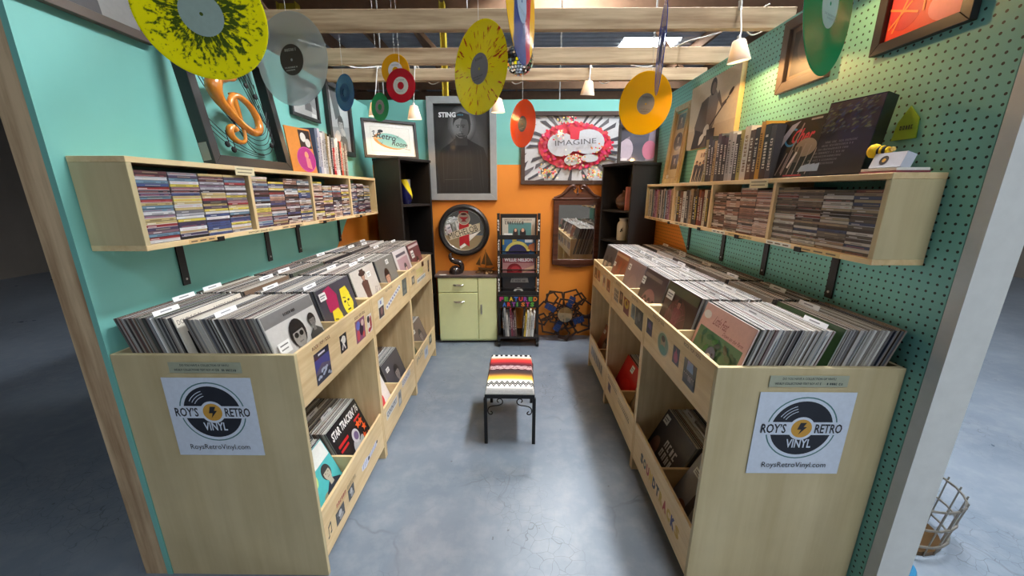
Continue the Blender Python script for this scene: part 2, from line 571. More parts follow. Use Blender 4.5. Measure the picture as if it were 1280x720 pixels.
for nm, a in (('wall_far', (-9, 9, 13, 13.1, 0, ZR)), ('wall_behind', (-9, 9, -6.1, -6, 0, ZR)), ('wall_outer_left', (-9.1, -9, -6, 13, 0, ZR)), ('wall_outer_right', (9, 9.1, -6, 13, 0, ZR))):
    tag(MB().box(*a).build(nm, WH), 'plain warehouse wall beyond the booth', 'wall', kind='structure')
YEL = plain('yellow_painted_steel', S(226, 198, 62), 0.5)
for x, y, wd, lab in ((-1.04, 6.0, .075, 'slim yellow steel column behind the back wall'), (-3.2, 6.0, .27, 'wide yellow steel column beyond the teal wall')):
    mb = MB().box(x - wd / 2, x + wd / 2, y - .004, y + .004, 0, 4.04)
    mb.box(x - wd / 2, x - wd / 2 + .012, y - .06, y + .06, 0, 4.04).box(x + wd / 2 - .012, x + wd / 2, y - .06, y + .06, 0, 4.04)
    tag(mb.build('roof_column', YEL), lab, 'column', kind='structure')
COND = plain('conduit', S(190, 190, 188), 0.5)
for x, y in ((-.6, 5.2), (.55, 5.2), (1.62, 5.0), (-1.5, 4.6)):
    tag(MB().cyl((x, y, 2.0), (x, y, 4.56), .008, n=6).build('hanging_rod', COND), 'thin pale rod hanging from the roof behind the booth', 'rod', group='roof hanging rods', kind='structure')
# ------------------------------------------------------------------ record bins
# local frame of a bin: x along the aisle (viewer's right), y into the bin, z up
LT = .315
def sleeve_mesh(tk, variant):
    g = (.90, .89, .87, .93) if variant != 1 else (.94, .94, .93, .96)  # top edges: whitish plastic, brightened further in colour as if skylit
    sd = [(.22, .21, .21, .45), (.5, .5, .49, .5), (.06, .06, .065, .5)][variant % 3]
    mb = MB()
    mb.box(-LT / 2, LT / 2, 0, LT, -tk, 0, cols=[(.3, .28, .26, .3), (.5, .5, .5, 0), sd, g, sd, sd])
    return mb.mesh('record_sleeve', PP)
SLV = [[sleeve_mesh(tk, k) for k in range(3)] for tk in (.0036, .0048, .0062, .0082)]
TKS = (.0036, .0048, .0062, .0082)
SLCOL = [S(62, 58, 60), S(90, 84, 80), S(40, 40, 44), S(128, 118, 108), S(160, 150, 138), S(60, 68, 84), S(104, 66, 58), S(190, 184, 172), S(76, 82, 70), S(120, 98, 80), S(210, 206, 200), S(52, 46, 42)]

def tab_mesh(off):
    mb = MB()
    wd, h = .316, .3145
    mb.box(-wd / 2, wd / 2, 0, h, -.0012, 0, col=S(232, 234, 234))
    mb.box(off - .05, off + .05, h, h + .017, -.0012, 0, col=S(236, 238, 240))
    mb.box(off - .024, off + .02, h + .006, h + .0105, 0, .0002, col=S(140, 142, 148))
    return mb.mesh('index_divider', PG)
TABM = [tab_mesh(o) for o in (-.09, 0.0, .09)]

STUFF = MB()       # the sleeves too many to build one by one
def stuff_sleeve(M, tk, col, var):
    g = (.90, .89, .87) if var != 1 else (.94, .94, .93)  # plastic top edge, with the skylight on it lightened into the colour
    mx = lambda a, b, f: tuple(a[i] * (1 - f) + b[i] * f for i in range(3)) + (1,)
    sd = mx(col, (.12, .12, .12), .5)
    STUFF.box(-LT / 2, LT / 2, 0, LT, -tk, 0, M=M, cols=[sd, col, sd, mx(col, g, .94), sd, sd])

def up_matrix(loc, rz, lean, roll=0.0):
    return Matrix.Translation(loc) @ Matrix.Rotation(R(rz), 4, 'Z') @ Matrix.Rotation(R(90 - lean), 4, 'X') @ Matrix.Rotation(R(roll), 4, 'Z')

class Bin:
    pass

def make_bin(side, y0, y1, ztop, which, lab):
    b = Bin()
    b.side = side; b.w = y1 - y0 - .003; b.D = .632 if side < 0 else .597
    b.rz = 90 if side < 0 else -90
    xf = -.75 if side < 0 else .645
    b.o = empty('record_bin', (xf, y0 + .0015 if side < 0 else y1 - .0015, 0), (0, 0, R(b.rz)), lab, 'record bin', 'plywood record bins')
    b.zt = ztop; b.zf = ztop - .182
    W_, D = b.w, b.D
    th = .016
    near = which == 0
    b.panels = []
    for k, xx in enumerate((0, W_ - th)):
        outer = near and ((side < 0 and k == 0) or (side > 0 and k == 1))
        p = MB().box(xx, xx + th, 0, D, 0, ztop).build('end_panel', PANEL['z'] if outer else BIRCH['z'], b.o, bevel=.0012)
        b.panels.append(p)
    b.fascia = MB().box(th + .0006, W_ - th - .0006, 0.001, .013, ztop - .212, ztop).build('fascia_board', BIRCH['x'], b.o, bevel=.001)
    b.low = MB().box(th + .0006, W_ - th - .0006, .001, .013, .08, .297).build('lower_fascia_board', BIRCH['x'], b.o, bevel=.001)
    MB().box(th + .001, W_ - th - .001, .0145, D - .014, ztop - .194, ztop - .182).build('bin_floor', BIRCH['x'], b.o)
    MB().box(th + .001, W_ - th - .001, D - .012, D, .02, ztop - .001).build('back_panel', PANEL['x'], b.o)
    MB().box(W_ / 2 - .006, W_ / 2 + .006, .0145, D - .014, ztop - .1815, ztop - .004).build('bin_divider', BIRCH['y'], b.o)
    b.rowy = .31 if side < 0 else .293
    MB().box(th + .001, W_ / 2 - .0065, b.rowy - .004, b.rowy + .004, ztop - .1815, ztop - .002).build('row_divider', BIRCH['x'], b.o)
    MB().box(W_ / 2 + .0065, W_ - th - .001, b.rowy - .004, b.rowy + .004, ztop - .1815, ztop - .002).build('row_divider', BIRCH['x'], b.o)
    MB().box(th + .001, W_ - th - .001, .0145, .46, .085, .097).build('lower_floor', BIRCH['x'], b.o)
    MB().box(W_ / 2 - .006, W_ / 2 + .006, .0145, .30, .0975, .285).build('lower_divider', BIRCH['y'], b.o)
    MB().box(th + .001, W_ - th - .001, .46, .472, .085, ztop - .215).build('lower_back', wood('brown_hardboard', S(122, 84, 56), S(104, 68, 42), 'x') if 'brown_hardboard' not in bpy.data.materials else bpy.data.materials['brown_hardboard'], b.o)
    return b

def bw(b, x, y, z):
    """bin-local point to world"""
    return Matrix.Translation(b.o.location) @ Matrix.Rotation(R(b.rz), 4, 'Z') @ Vector((x, y, z))

LYS, RYS = (1.15, 1.845, 2.535, 3.235), (1.09, 1.775, 2.44, 3.05)
BINS = {}
for k in range(3):
    pos = ('nearest', 'middle', 'farthest')[k]
    BINS[-1, k] = make_bin(-1, LYS[k], LYS[k + 1], .962, k, pos + ' plywood record bin along the teal left wall')
    BINS[1, k] = make_bin(1, RYS[k], RYS[k + 1], .955, k, pos + ' plywood record bin along the pegboard right wall')

def new_sleeve(M, tk_i, var, col, label, group):
    o = inst('record_sleeve', SLV[tk_i][var], color=col)
    o.matrix_world = M
    tag(o, label, 'record', group)
    return o

SIDE = {-1: 'left', 1: 'right'}
COVERS = {}
nind = 0
for (side, k), b in sorted(BINS.items(), key=lambda q: (q[0][1], q[0][0])):
    for slot in (0, 1):
        cx = b.w * (.25 if slot == 0 else .75) + (.004 if slot == 0 else -.004)
        near_slot = (slot == 0) if side < 0 else (slot == 1)
        for row in (0, 1):
            ys, ye = ((.03, b.rowy - .035) if row == 0 else (b.rowy + .016, b.D - .115))
            lean0 = 13 if side < 0 else 14
            y = ys; i = 0
            slab = '%%s record sleeve, %%s from the aisle, %s row, %s half of nearest %s bin' % ('aisle-side' if row == 0 else 'wall-side', 'near' if near_slot else 'far', SIDE[side])
            ntab = 0
            grp = 'records in the %s row, %s half, nearest %s bin' % ('aisle-side' if row == 0 else 'wall-side', 'near' if near_slot else 'far', SIDE[side])
            tabs = [rnd.uniform(.15, .85)] if rnd.random() < .5 else [rnd.uniform(.1, .4), rnd.uniform(.55, .92)]
            tabs.sort()
            extra = rnd.uniform(0, 2.5)
            while y < ye:
                ti = rnd.choices((0, 1, 2, 3), (3, 5, 4, 1))[0]
                tk = TKS[ti]
                fr = (y - ys) / (ye - ys)
                lean = lean0 + 2.2 * fr + extra
                var = rnd.choices((0, 1, 2), (6, 4, 3))[0]
                col = rnd.choice(SLCOL)
                M = up_matrix(bw(b, cx + rnd.uniform(-.0025, .0025), y, b.zf + .001 + rnd.uniform(0, .003)), b.rz, lean)
                if i == 0 and row == 0:
                    COVERS[side, k, slot] = M
                elif i == 0 and row == 1 and k == 0 and near_slot:
                    COVERS[side, 'wallrow'] = M
                elif k == 0:
                    new_sleeve(M, ti, var, col, slab % (shade_name(col), ORD[i]), grp); nind += 1
                else:
                    stuff_sleeve(M, tk, col, var)
                y += tk / math.cos(R(lean)) + rnd.uniform(.0008, .0016) + (.003 if rnd.random() < .06 else 0)
                if side < 0 and k == 0 and near_slot and row == 1 and i == 0: y += .006
                if tabs and fr > tabs[0]:
                    tabs.pop(0)
                    d = inst('index_divider', TABM[rnd.randrange(3)])
                    d.matrix_world = up_matrix(bw(b, cx, y + .0008, b.zf + .001), b.rz, lean + .15)
                    tag(d, '%s white tabbed divider from the aisle, %s row, %s half of %s %s bin' % (ORD[ntab], 'aisle-side' if row == 0 else 'wall-side', 'near' if near_slot else 'far', ('nearest', 'middle', 'farthest')[k], SIDE[side]), 'divider', 'white index dividers, %s %s bin' % (('nearest', 'middle', 'farthest')[k], SIDE[side]))
                    y += .0042; ntab += 1
                i += 1
# lower bins
LOWC = {}
for (side, k), b in BINS.items():
    for slot in (0, 1):
        cx = b.w * (.25 if slot == 0 else .75) + (.004 if slot == 0 else -.004)
        y = .03; i = 0
        lean = {(-1, 0): 21, (-1, 1): 18, (-1, 2): 20, (1, 0): 26, (1, 1): 22, (1, 2): 20}[side, k] + (3 if slot == (0 if side < 0 else 1) else 0)
        n = 26
        while i < n and y < .28:
            tk = rnd.choice(TKS)
            M = up_matrix(bw(b, cx, y, .099), b.rz, lean)
            if i == 0: LOWC[side, k, slot] = M
            else: stuff_sleeve(M, tk, rnd.choice(SLCOL), rnd.randrange(3))
            y += tk / math.cos(R(lean)) + rnd.uniform(.001, .004)
            if i in (7, 15) and (side, k) in ((-1, 1), (1, 0), (-1, 0)):
                d = inst('index_divider', TABM[rnd.randrange(3)])
                d.matrix_world = up_matrix(bw(b, cx, y + .0008, .099), b.rz, lean + .1)
                tag(d, '%s white divider of the %s slot, bottom level of the %s %s bin' % ('front' if i == 7 else 'rear', 'near' if slot == (0 if side < 0 else 1) else 'far', ('nearest', 'middle', 'farthest')[k], SIDE[side]), 'divider', 'white index dividers, bottom level of %s %s bin' % (('nearest', 'middle', 'farthest')[k], SIDE[side]))
                y += .0045
            i += 1
o = STUFF.build('record_sleeves', PP)
tag(o, 'packed record sleeves filling the farther bins and the bottom levels', 'records', kind='stuff')

# ---- covers that face the aisle
def sticker(c, u, v, wd=.05, ht=.03):
    c.rect(u, v, u + wd, v + ht, S(240, 240, 236)); c.rect(u + .006, v + ht * .55, u + wd - .006, v + ht * .7, S(120, 120, 124)); c.rect(u + .006, v + ht * .25, u + wd - .014, v + ht * .4, S(150, 150, 152))

def cover(M, label, body, art, group='records facing the aisle', tk_i=1):
    o = inst('record_sleeve', SLV[tk_i][1], color=body)
    o.matrix_world = M
    tag(o, label, 'record', group)
    c = Canvas()
    art(c)
    c.build('cover_print', o, PG)
    return o
h = LT / 2
def bg(c, col, m=.004): c.rect(-h + m, m, h - m, LT - m, col)

def art_bw(c):
    bg(c, S(196, 194, 190)); c.rect(-h + .004, .266, h - .004, .311, S(118, 117, 116))
    c.scrawl(-.04, .281, .075, .011, S(50, 48, 48))
    c.poly([(-h + .004, .004), (h - .004, .004), (h - .004, .12), (.06, .1), (-.03, .06), (-h + .004, .05)], S(120, 118, 114))
    c.poly([(.03, .12), (h - .004, .15), (h - .004, .11), (.02, .1)], S(90, 88, 86))
    c.person(-.005, .004, .26, S(150, 146, 140), S(34, 33, 33), S(166, 164, 160), glasses=S(22, 22, 22))
    c.person(.1, .12, .13, S(120, 118, 114), S(44, 43, 42), S(70, 69, 68))
    c.person(-.1, .004, .13, S(110, 108, 104), S(40, 40, 40), S(60, 60, 60))
    for i in range(14): c.ell(rnd.uniform(-h + .02, h - .02), rnd.uniform(.01, .06), .012, .007, S(*[rnd.randint(60, 160)] * 3), 8, rnd.uniform(0, 90))
    c.rect(-.14, .16, -.075, .205, S(236, 236, 234)); c.rect(-.13, .19, -.085, .195, S(110, 110, 110)); c.rect(-.13, .175, -.09, .18, S(130, 130, 130))
def art_yellow(c):
    bg(c, S(72, 70, 80)); c.poly([(-.1, .2), (-.02, .17), (0, .26), (-.04, .31), (-.1, .3)], S(176, 42, 90))
    for u, v, s_ in ((-.05, .13, .062), (.07, .2, .066)):
        c.ell(u, v, s_ * .72, s_ * 1.1, S(238, 222, 60)); c.ell(u + s_ * .6, v - .01, .014, .024, S(238, 222, 60))
        c.poly([(u - s_ * .7, v + s_ * .3), (u + s_ * .7, v + s_ * .5), (u + s_ * .4, v + s_ * 1.15), (u - s_ * .5, v + s_ * 1.1)], S(230, 212, 50))
        for q in (-.3, .25): c.ell(u + q * s_, v + .1 * s_, .012, .006, S(46, 44, 50), 8)
        c.rect(u - .018, v - .04, u + .012, v - .033, S(60, 54, 50)); c.line([(u - .03, v + .03), (u - .004, v + .022)], .005, S(60, 54, 40))
        c.line([(u, v), (u - .006, v - .02), (u + .008, v - .022)], .004, S(90, 80, 30))
    c.ell(.01, .07, .06, .07, S(216, 214, 216), rot=20)
    for i in range(26):
        a = rnd.uniform(0, 6.28); r_ = rnd.uniform(0, .06)
        u, v = .01 + r_ * math.cos(a), .07 + r_ * math.sin(a)
        c.line([(u, v), (u + rnd.uniform(-.02, .02), v + rnd.uniform(-.02, .02))], .003, S(50, 50, 58))
    c.ell(.015, .08, .018, .012, S(214, 130, 160)); sticker(c, -.15, .262, .055, .034)
def art_hat(c):
    bg(c, S(206, 198, 188)); c.person(-.02, .004, .29, S(176, 140, 118), S(64, 44, 38), S(94, 62, 56), S(92, 118, 158))
    c.ell(-.02, .285, .045, .014, S(60, 40, 34)); c.rect(-.045, .285, .005, .308, S(66, 44, 38))
    for i in range(18): c.line([(rnd.uniform(.04, .14), rnd.uniform(.02, .2))] * 1 + [(rnd.uniform(.04, .14), rnd.uniform(.02, .2))], .004, S(160, 150, 140))
    sticker(c, .03, .25)
def art_teal(c):
    bg(c, S(126, 124, 118)); c.rect(-h + .004, .004, h - .004, .09, S(74, 60, 52)); c.person(-.03, .004, .25, S(196, 150, 126), S(46, 34, 30), S(196, 188, 182)); c.ell(.1, .07, .05, .05, S(110, 70, 54)); sticker(c, .0, .265)
def art_palepink(c):
    bg(c, S(212, 204, 204)); c.rect(-.12, .03, .12, .25, S(180, 150, 156)); c.person(.02, .03, .18, S(222, 186, 170), S(70, 60, 66), S(86, 90, 110)); c.rect(-.12, .265, .1, .285, S(80, 80, 92))
def art_red(c):
    bg(c, S(122, 62, 68)); c.person(.02, .004, .2, S(206, 160, 140), S(50, 30, 30), S(70, 40, 46)); sticker(c, -.12, .2, .08, .06); c.rect(-.14, .28, .14, .3, S(210, 190, 190))
def art_pink(c):
    bg(c, S(226, 178, 164)); c.rect(-.14, .016, .14, .225, S(92, 128, 92))
    for i in range(60):
        u, v = rnd.uniform(-.13, .13), rnd.uniform(.03, .21)
        c.ell(u, v, .02, .011, S(rnd.randint(50, 100), rnd.randint(84, 130), rnd.randint(60, 90)), 7, rnd.uniform(0, 180))
    c.poly([(-.14, .016), (.14, .016), (.14, .05), (-.14, .09)], S(86, 148, 108))
    c.ell(.0, .1, .026, .042, S(190, 150, 90)); c.ell(0, .15, .03, .03, S(96, 100, 122)); c.ell(-.006, .14, .014, .012, S(230, 220, 200)); c.ell(.012, .155, .005, .005, S(30, 30, 40), 8)
    c.poly([(-.02, .12), (-.07, .05), (-.075, .1), (-.045, .14)], S(230, 190, 60)); c.poly([(.02, .12), (.06, .03), (.085, .075), (.05, .12)], S(230, 190, 60))
    c.poly([(-.014, .07), (.014, .07), (.01, .02), (-.01, .02)], S(200, 120, 70))
    c.text('Little Feat', -.06, .252, .09, .035, S(150, 66, 66), shear=.3); c.text('Down on the Farm', .02, .235, .12, .014, S(150, 66, 66), shear=.3)
    c.ell(-.11, .275, .026, .016, S(238, 226, 214))
def art_maroon(c):
    bg(c, S(70, 48, 46)); c.ell(0, .14, .1, .12, S(104, 62, 60)); c.person(.0, .02, .24, S(176, 120, 110), S(40, 24, 24), S(132, 60, 76), S(92, 44, 52))
    for i in range(30): c.line([(rnd.uniform(-.1, .1), rnd.uniform(.02, .24)), (rnd.uniform(-.1, .1), rnd.uniform(.02, .24))], .0022, S(150, 84, 96))
    c.rect(-h + .004, .27, h - .004, .311, S(86, 92, 66)); sticker(c, -.14, .235, .07, .042)
def art_crowd(c):
    bg(c, S(82, 66, 68)); c.ell(0, .12, .1, .1, S(150, 104, 104))
    for i in range(9): c.person(-.09 + .022 * i, .03 + .02 * (i % 3), .11, S(206, 166, 156), S(74, 44, 44), S(170, 104, 108))
    for i in range(12): c.ell(rnd.uniform(-.13, .13), rnd.uniform(.01, .06), .018, .01, S(186, 176, 170), 8)
    c.rect(-.12, .275, .12, .295, S(120, 104, 96)); sticker(c, -.14, .225, .05, .042)
def art_mauve(c):
    bg(c, S(146, 122, 124)); c.ell(.02, .13, .09, .1, S(158, 130, 130)); c.rect(-.05, .06, .04, .07, S(112, 92, 96)); sticker(c, -.13, .24, .05, .04)
def art_orange(c):
    bg(c, S(150, 88, 60))
    for i in range(20): c.line([(rnd.uniform(-.12, .12), .02), (rnd.uniform(-.12, .12), .26)], .006, S(rnd.randint(110, 190), rnd.randint(60, 100), 50))
    sticker(c, -.13, .2); c.rect(-h + .004, .28, h - .004, .3, S(190, 150, 110))
def art_two(c):
    bg(c, S(84, 80, 78)); c.person(-.06, .004, .24, S(180, 160, 150), S(40, 36, 34), S(120, 116, 112)); c.person(.07, .004, .25, S(170, 150, 140), S(36, 32, 30), S(60, 56, 60)); sticker(c, .06, .1)

# the slots run left to right as the viewer faces each bin: on the left side slot 0 is nearest, on the right slot 1
cover(COVERS[-1, 0, 0], 'black and white photo record cover with a man in sunglasses, nearest left bin', S(170, 168, 165), art_bw)
cover(COVERS[-1, 0, 1], 'dark record cover with two yellow faces, nearest left bin', S(80, 78, 86), art_yellow)
cover(COVERS[-1, 1, 0], 'beige record cover with a person in a hat and jeans, middle left bin', S(200, 192, 184), art_hat)
cover(COVERS[-1, 1, 1], 'grey record cover with a pale-shirted figure, middle left bin', S(126, 124, 118), art_teal)
cover(COVERS[-1, 2, 0], 'pale grey-pink record cover in the farthest left bin', S(210, 204, 204), art_palepink)
cover(COVERS[-1, 2, 1], 'dark red record cover with white sticker, farthest left bin', S(110, 60, 66), art_red)
cover(COVERS[1, 0, 1], 'pink bordered record cover with a yellow-winged bird in green, nearest right bin', S(220, 174, 160), art_pink)
cover(COVERS[1, 0, 0], 'dark maroon record cover with a reddish figure, nearest right bin', S(70, 48, 46), art_maroon)
cover(COVERS[1, 1, 1], 'dark record cover with a pink crowd of people, middle right bin', S(82, 66, 68), art_crowd)
cover(COVERS[1, 1, 0], 'plain mauve record cover with white sticker, middle right bin', S(146, 122, 124), art_mauve)
cover(COVERS[1, 2, 1], 'orange-brown record cover in the farthest right bin', S(150, 88, 60), art_orange)
cover(COVERS[1, 2, 0], 'dark grey record cover with two figures, farthest right bin', S(84, 80, 78), art_two)
def art_dbl(c):
    bg(c, S(222, 214, 200)); c.text('DOUBLE FUN', -.15, .285, .1, .017, S(86, 78, 70)); c.text('ROBERT PALMER', .01, .285, .125, .017, S(86, 78, 70)); c.rect(-.13, .02, .13, .255, S(40, 38, 38)); c.ell(.02, .13, .05, .04, S(90, 110, 120))
cover(COVERS[-1, 'wallrow'], 'cream record cover with dark lettering showing in the wall-side row, nearest left bin', S(222, 214, 200), art_dbl, 'records in the wall-side row')
def art_green(c):
    bg(c, S(60, 92, 56)); c.ell(0, .15, .09, .1, S(44, 76, 44))
cover(COVERS[1, 'wallrow'], 'dark green record cover leading the wall-side row, nearest right bin', S(52, 84, 50), art_green, 'records in the wall-side row')
# bottom level covers
def art_balloons(c):
    bg(c, S(84, 186, 190)); c.rect(-h + .004, .235, h - .004, .311, S(236, 238, 234)); c.text('al Hits', -.145, .258, .17, .036, S(50, 54, 58), shear=.3)
    for u, v, r_, q in ((-.06, .17, .042, S(150, 216, 110)), (-.09, .1, .034, S(206, 214, 140)), (-.1, .03, .03, S(236, 186, 196)), (.02, .08, .04, S(160, 150, 120)), (.0, .04, .03, S(214, 186, 110)), (-.01, .21, .03, S(206, 230, 150))): c.ell(u, v, r_, r_ * 1.15, q)
    c.person(.08, .06, .17, S(186, 176, 160), S(60, 60, 64), S(56, 58, 70))
def art_star(c):
    bg(c, S(34, 32, 36))
    c.text("STAR TRACKIN' 76", -.14, .25, .28, .042, S(244, 242, 240), bold=.03, shear=.2)
    def star(u, v, r_, q): c.poly([(u + (r_ if i % 2 == 0 else r_ * .45) * math.sin(i * math.pi / 5), v + (r_ if i % 2 == 0 else r_ * .45) * math.cos(i * math.pi / 5)) for i in range(10)], q)
    for u, v in ((.08, .2), (.12, .16), (.09, .12), (.13, .1), (.11, .2), (-.11, .07), (-.08, .04), (-.12, .035), (-.06, .02), (.1, .02), (.13, .05)): star(u, v, .025, S(236, 96, 40))
    c.rect(-.13, .2, -.03, .215, S(200, 40, 44)); c.rect(-.13, .175, -.05, .188, S(200, 40, 44)); c.rect(.06, .225, .13, .236, S(200, 40, 44))
    c.ell(.0, .1, .04, .06, S(190, 190, 192)); c.ell(.02, .17, .034, .036, S(206, 206, 210)); c.ell(.024, .168, .022, .022, S(120, 100, 140))
    for a, d in ((-.05, .06), (.05, .12), (-.03, .03), (.045, .04)): c.ell(a, d, .03, .018, S(170, 176, 172), 12, 40)
    c.rect(-.13, .01, -.05, .04, S(226, 226, 220)); c.rect(-.1, .0, .1, .008, S(150, 180, 150))
cover(LOWC[-1, 0, 0], 'teal record cover with coloured balloons, bottom level of nearest left bin', S(84, 186, 190), art_balloons)
cover(LOWC[-1, 0, 1], 'black record cover with orange stars and a white spacesuit, bottom level', S(34, 32, 36), art_star)
def art_whitered(c):
    bg(c, S(232, 226, 222)); c.ell(.0, .15, .07, .06, S(224, 70, 74)); c.person(-.03, .19, .11, S(190, 180, 176), S(50, 48, 50), S(60, 58, 60)); c.scrawl(-.12, .03, .24, .045, S(90, 50, 44))
cover(LOWC[-1, 1, 0], 'white record cover with a red blob and dark lettering, bottom of middle left bin', S(232, 226, 222), art_whitered)
def art_dark(c, q=S(78, 76, 82)):
    bg(c, q); c.person(.02, .004, .24, S(150, 140, 136), S(40, 40, 44), S(60, 60, 70)); sticker(c, -.12, .24)
cover(LOWC[-1, 1, 1], 'dark grey record cover with white sticker, bottom of middle left bin', S(78, 76, 82), art_dark)
def art_gr(c):
    bg(c, S(96, 100, 70)); c.rect(-.12, .22, -.04, .3, S(206, 216, 60)); c.person(.0, .004, .22, S(220, 216, 206), S(60, 60, 50), S(150, 160, 120))
cover(LOWC[-1, 2, 0], 'olive record cover with a lime patch, bottom of farthest left bin', S(96, 100, 70), art_gr)
cover(LOWC[-1, 2, 1], 'brownish record cover with white sticker, bottom of farthest left bin', S(120, 106, 96), lambda c: art_dark(c, S(120, 106, 98)))
def art_grey(c):
    bg(c, S(156, 154, 154)); c.poly([(-.05, .06), (.0, .07), (-.02, .2), (-.045, .18)], S(80, 74, 78)); c.ell(-.07, .09, .03, .025, S(140, 100, 84)); c.ell(-.09, .03, .03, .03, S(130, 96, 80)); sticker(c, -.13, .23, .08, .03)
cover(LOWC[1, 0, 1], 'light grey record cover with a thin dark figure, bottom of nearest right bin', S(156, 154, 154), art_grey)
def art_scr(c):
    bg(c, S(70, 68, 72)); c.scrawl(-.03, .17, .13, .04, S(226, 226, 226)); c.scrawl(-.03, .12, .13, .04, S(226, 226, 226)); c.ell(-.09, .12, .04, .06, S(150, 110, 100)); sticker(c, -.14, .25, .05, .045); c.poly([(-.1, .004), (.06, .004), (.0, .07), (-.08, .06)], S(190, 190, 186))
cover(LOWC[1, 0, 0], 'charcoal record cover with bold white lettering, bottom of nearest right bin', S(70, 68, 72), art_scr)
def art_cream(c):
    bg(c, S(206, 190, 160)); c.ell(.0, .16, .09, .11, S(190, 170, 136)); c.person(.05, .004, .16, S(150, 110, 90), S(60, 40, 30), S(120, 80, 60))
cover(LOWC[1, 1, 1], 'cream record cover, bottom level of middle right bin', S(206, 190, 160), art_cream)
def art_redp(c):
    bg(c, S(206, 22, 26)); c.ell(.02, .13, .08, .07, S(220, 44, 44)); sticker(c, -.02, .25, .05, .045)
cover(LOWC[1, 1, 0], 'bright red record cover, bottom level of middle right bin', S(206, 22, 26), art_redp)
cover(LOWC[1, 2, 1], 'tan and dark record cover, bottom level of farthest right bin', S(150, 110, 90), lambda c: art_dark(c, S(160, 124, 104)))
cover(LOWC[1, 2, 0], 'reddish brown record cover, bottom level of farthest right bin', S(140, 80, 60), lambda c: art_dark(c, S(146, 88, 70)))
# ---- decals and lettering on the fascia boards
def decal(b, board, yw, z, art, name='decal', label=None):
    """yw: world y of the decal's left edge as the viewer faces the board, z: its bottom"""
    lx = (yw - b.o.location.y) * (1 if b.side < 0 else -1)
    c = Canvas(z=.0002, step=.00008)
    art(c)
    o = c.build(name, board, PG, (lx, .0009, z), (R(90), 0, 0))
    if label: o['label'] = label
    return o
def pic(wd, ht, base, *blobs):
    def f(c):
        c.rect(0, 0, wd, ht, base)
        for x, y, rx, ry, q in blobs: c.ell(wd * x, ht * y, wd * rx, ht * ry, q, 12)
    return f
def rps(wd): return lambda c: c.text('ROCK / POP / SOUL', 0, 0, wd, .015, S(112, 62, 44), bold=.015)
b = BINS[-1, 0]
decal(b, b.fascia, 1.262, .926, rps(.135), 'lettering')
def bluepic(c):
    c.rect(0, 0, .112, .128, S(60, 66, 140)); c.rect(0, .1, .112, .128, S(28, 28, 52)); c.rect(.03, .11, .08, .118, S(220, 220, 230)); c.poly([(0, .05), (.05, .075), (.112, .055), (.112, .03), (0, .03)], S(96, 84, 110)); c.rect(0, 0, .112, .04, S(44, 46, 66))
    for i in range(18): c.ell(rnd.uniform(.006, .106), rnd.uniform(.006, .05), .008, .006, S(180, 190, 210), 8)
decal(b, b.fascia, 1.264, .782, bluepic)
def symb(c):
    c.poly([(0, .0), (.064, .0), (.064, .08), (0, .08)], S(24, 22, 22)); c.ell(.036, .05, .018, .016, S(240, 238, 230)); c.line([(.01, .055), (.03, .07), (.05, .06), (.03, .04), (.045, .01)], .008, S(240, 238, 230)); c.line([(.028, .04), (.016, .012)], .008, S(240, 238, 230))
decal(b, b.fascia, 1.470, .82, symb)
decal(b, b.fascia, 1.632, .915, rps(.12), 'lettering')
decal(b, b.fascia, 1.628, .797, pic(.108, .11, S(150, 90, 120), (.3, .75, .2, .2, S(110, 120, 200)), (.6, .5, .2, .3, S(60, 40, 60)), (.25, .3, .15, .25, S(210, 80, 90)), (.75, .75, .15, .15, S(220, 190, 180)), (.8, .2, .1, .15, S(220, 90, 80))))
decal(b, b.fascia, 1.765, .797, pic(.06, .095, S(232, 224, 216), (.3, .75, .25, .2, S(40, 34, 34)), (.75, .5, .2, .4, S(170, 50, 60)), (.4, .15, .3, .12, S(190, 60, 80))))
def note(c):
    c.line([(.004, .006), (.004, .05)], .004, S(20, 20, 20)); c.line([(.024, .016), (.024, .06)], .004, S(20, 20, 20)); c.line([(.003, .048), (.025, .06)], .009, S(20, 20, 20)); c.ell(.0, .006, .007, .005, S(20, 20, 20), 10, 20); c.ell(.02, .015, .007, .005, S(20, 20, 20), 10, 20)
decal(b, b.low, 1.192, .14, note)
bwp = lambda wd, ht: pic(wd, ht, S(48, 46, 48), (.5, .6, .2, .25, S(196, 194, 192)), (.6, .25, .25, .2, S(150, 148, 148)), (.25, .7, .12, .12, S(110, 108, 108)))
decal(b, b.low, 1.256, .128, bwp(.076, .062)); decal(b, b.low, 1.375, .138, bwp(.06, .06))
def comedy(c):
    c.scrawl(0, .0, .09, .018, S(176, 66, 56)); c.scrawl(.1, .0, .08, .018, S(170, 150, 110)); c.rect(-.01, -.006, .19, -.003, S(200, 170, 120))
decal(b, b.low, 1.272, .208, comedy, 'lettering')
def guitar(c):
    c.poly([(0, .02), (.05, .005), (.1, .018), (.19, .022), (.215, .04), (.19, .052), (.1, .04), (.05, .055), (0, .045)], S(226, 228, 244))
    for i in range(9): c.line([(.015 + .02 * i, .02), (.02 + .02 * i, .045)], .004, S(110, 118, 180))
    c.ell(.085, .03, .012, .01, S(30, 30, 40)); c.ell(.2, .04, .01, .008, S(30, 30, 40))
decal(b, b.low, 1.53, .148, guitar)
b = BINS[-1, 1]
decal(b, b.fascia, 2.06, .935, rps(.12), 'lettering')
def phot(c):
    c.rect(0, 0, .085, .11, S(236, 236, 232)); c.rect(.004, .004, .081, .066, S(70, 52, 62)); c.ell(.045, .04, .016, .022, S(150, 110, 110)); c.rect(.03, .08, .05, .1, S(110, 124, 190))
decal(b, b.fascia, 1.93, .812, phot)
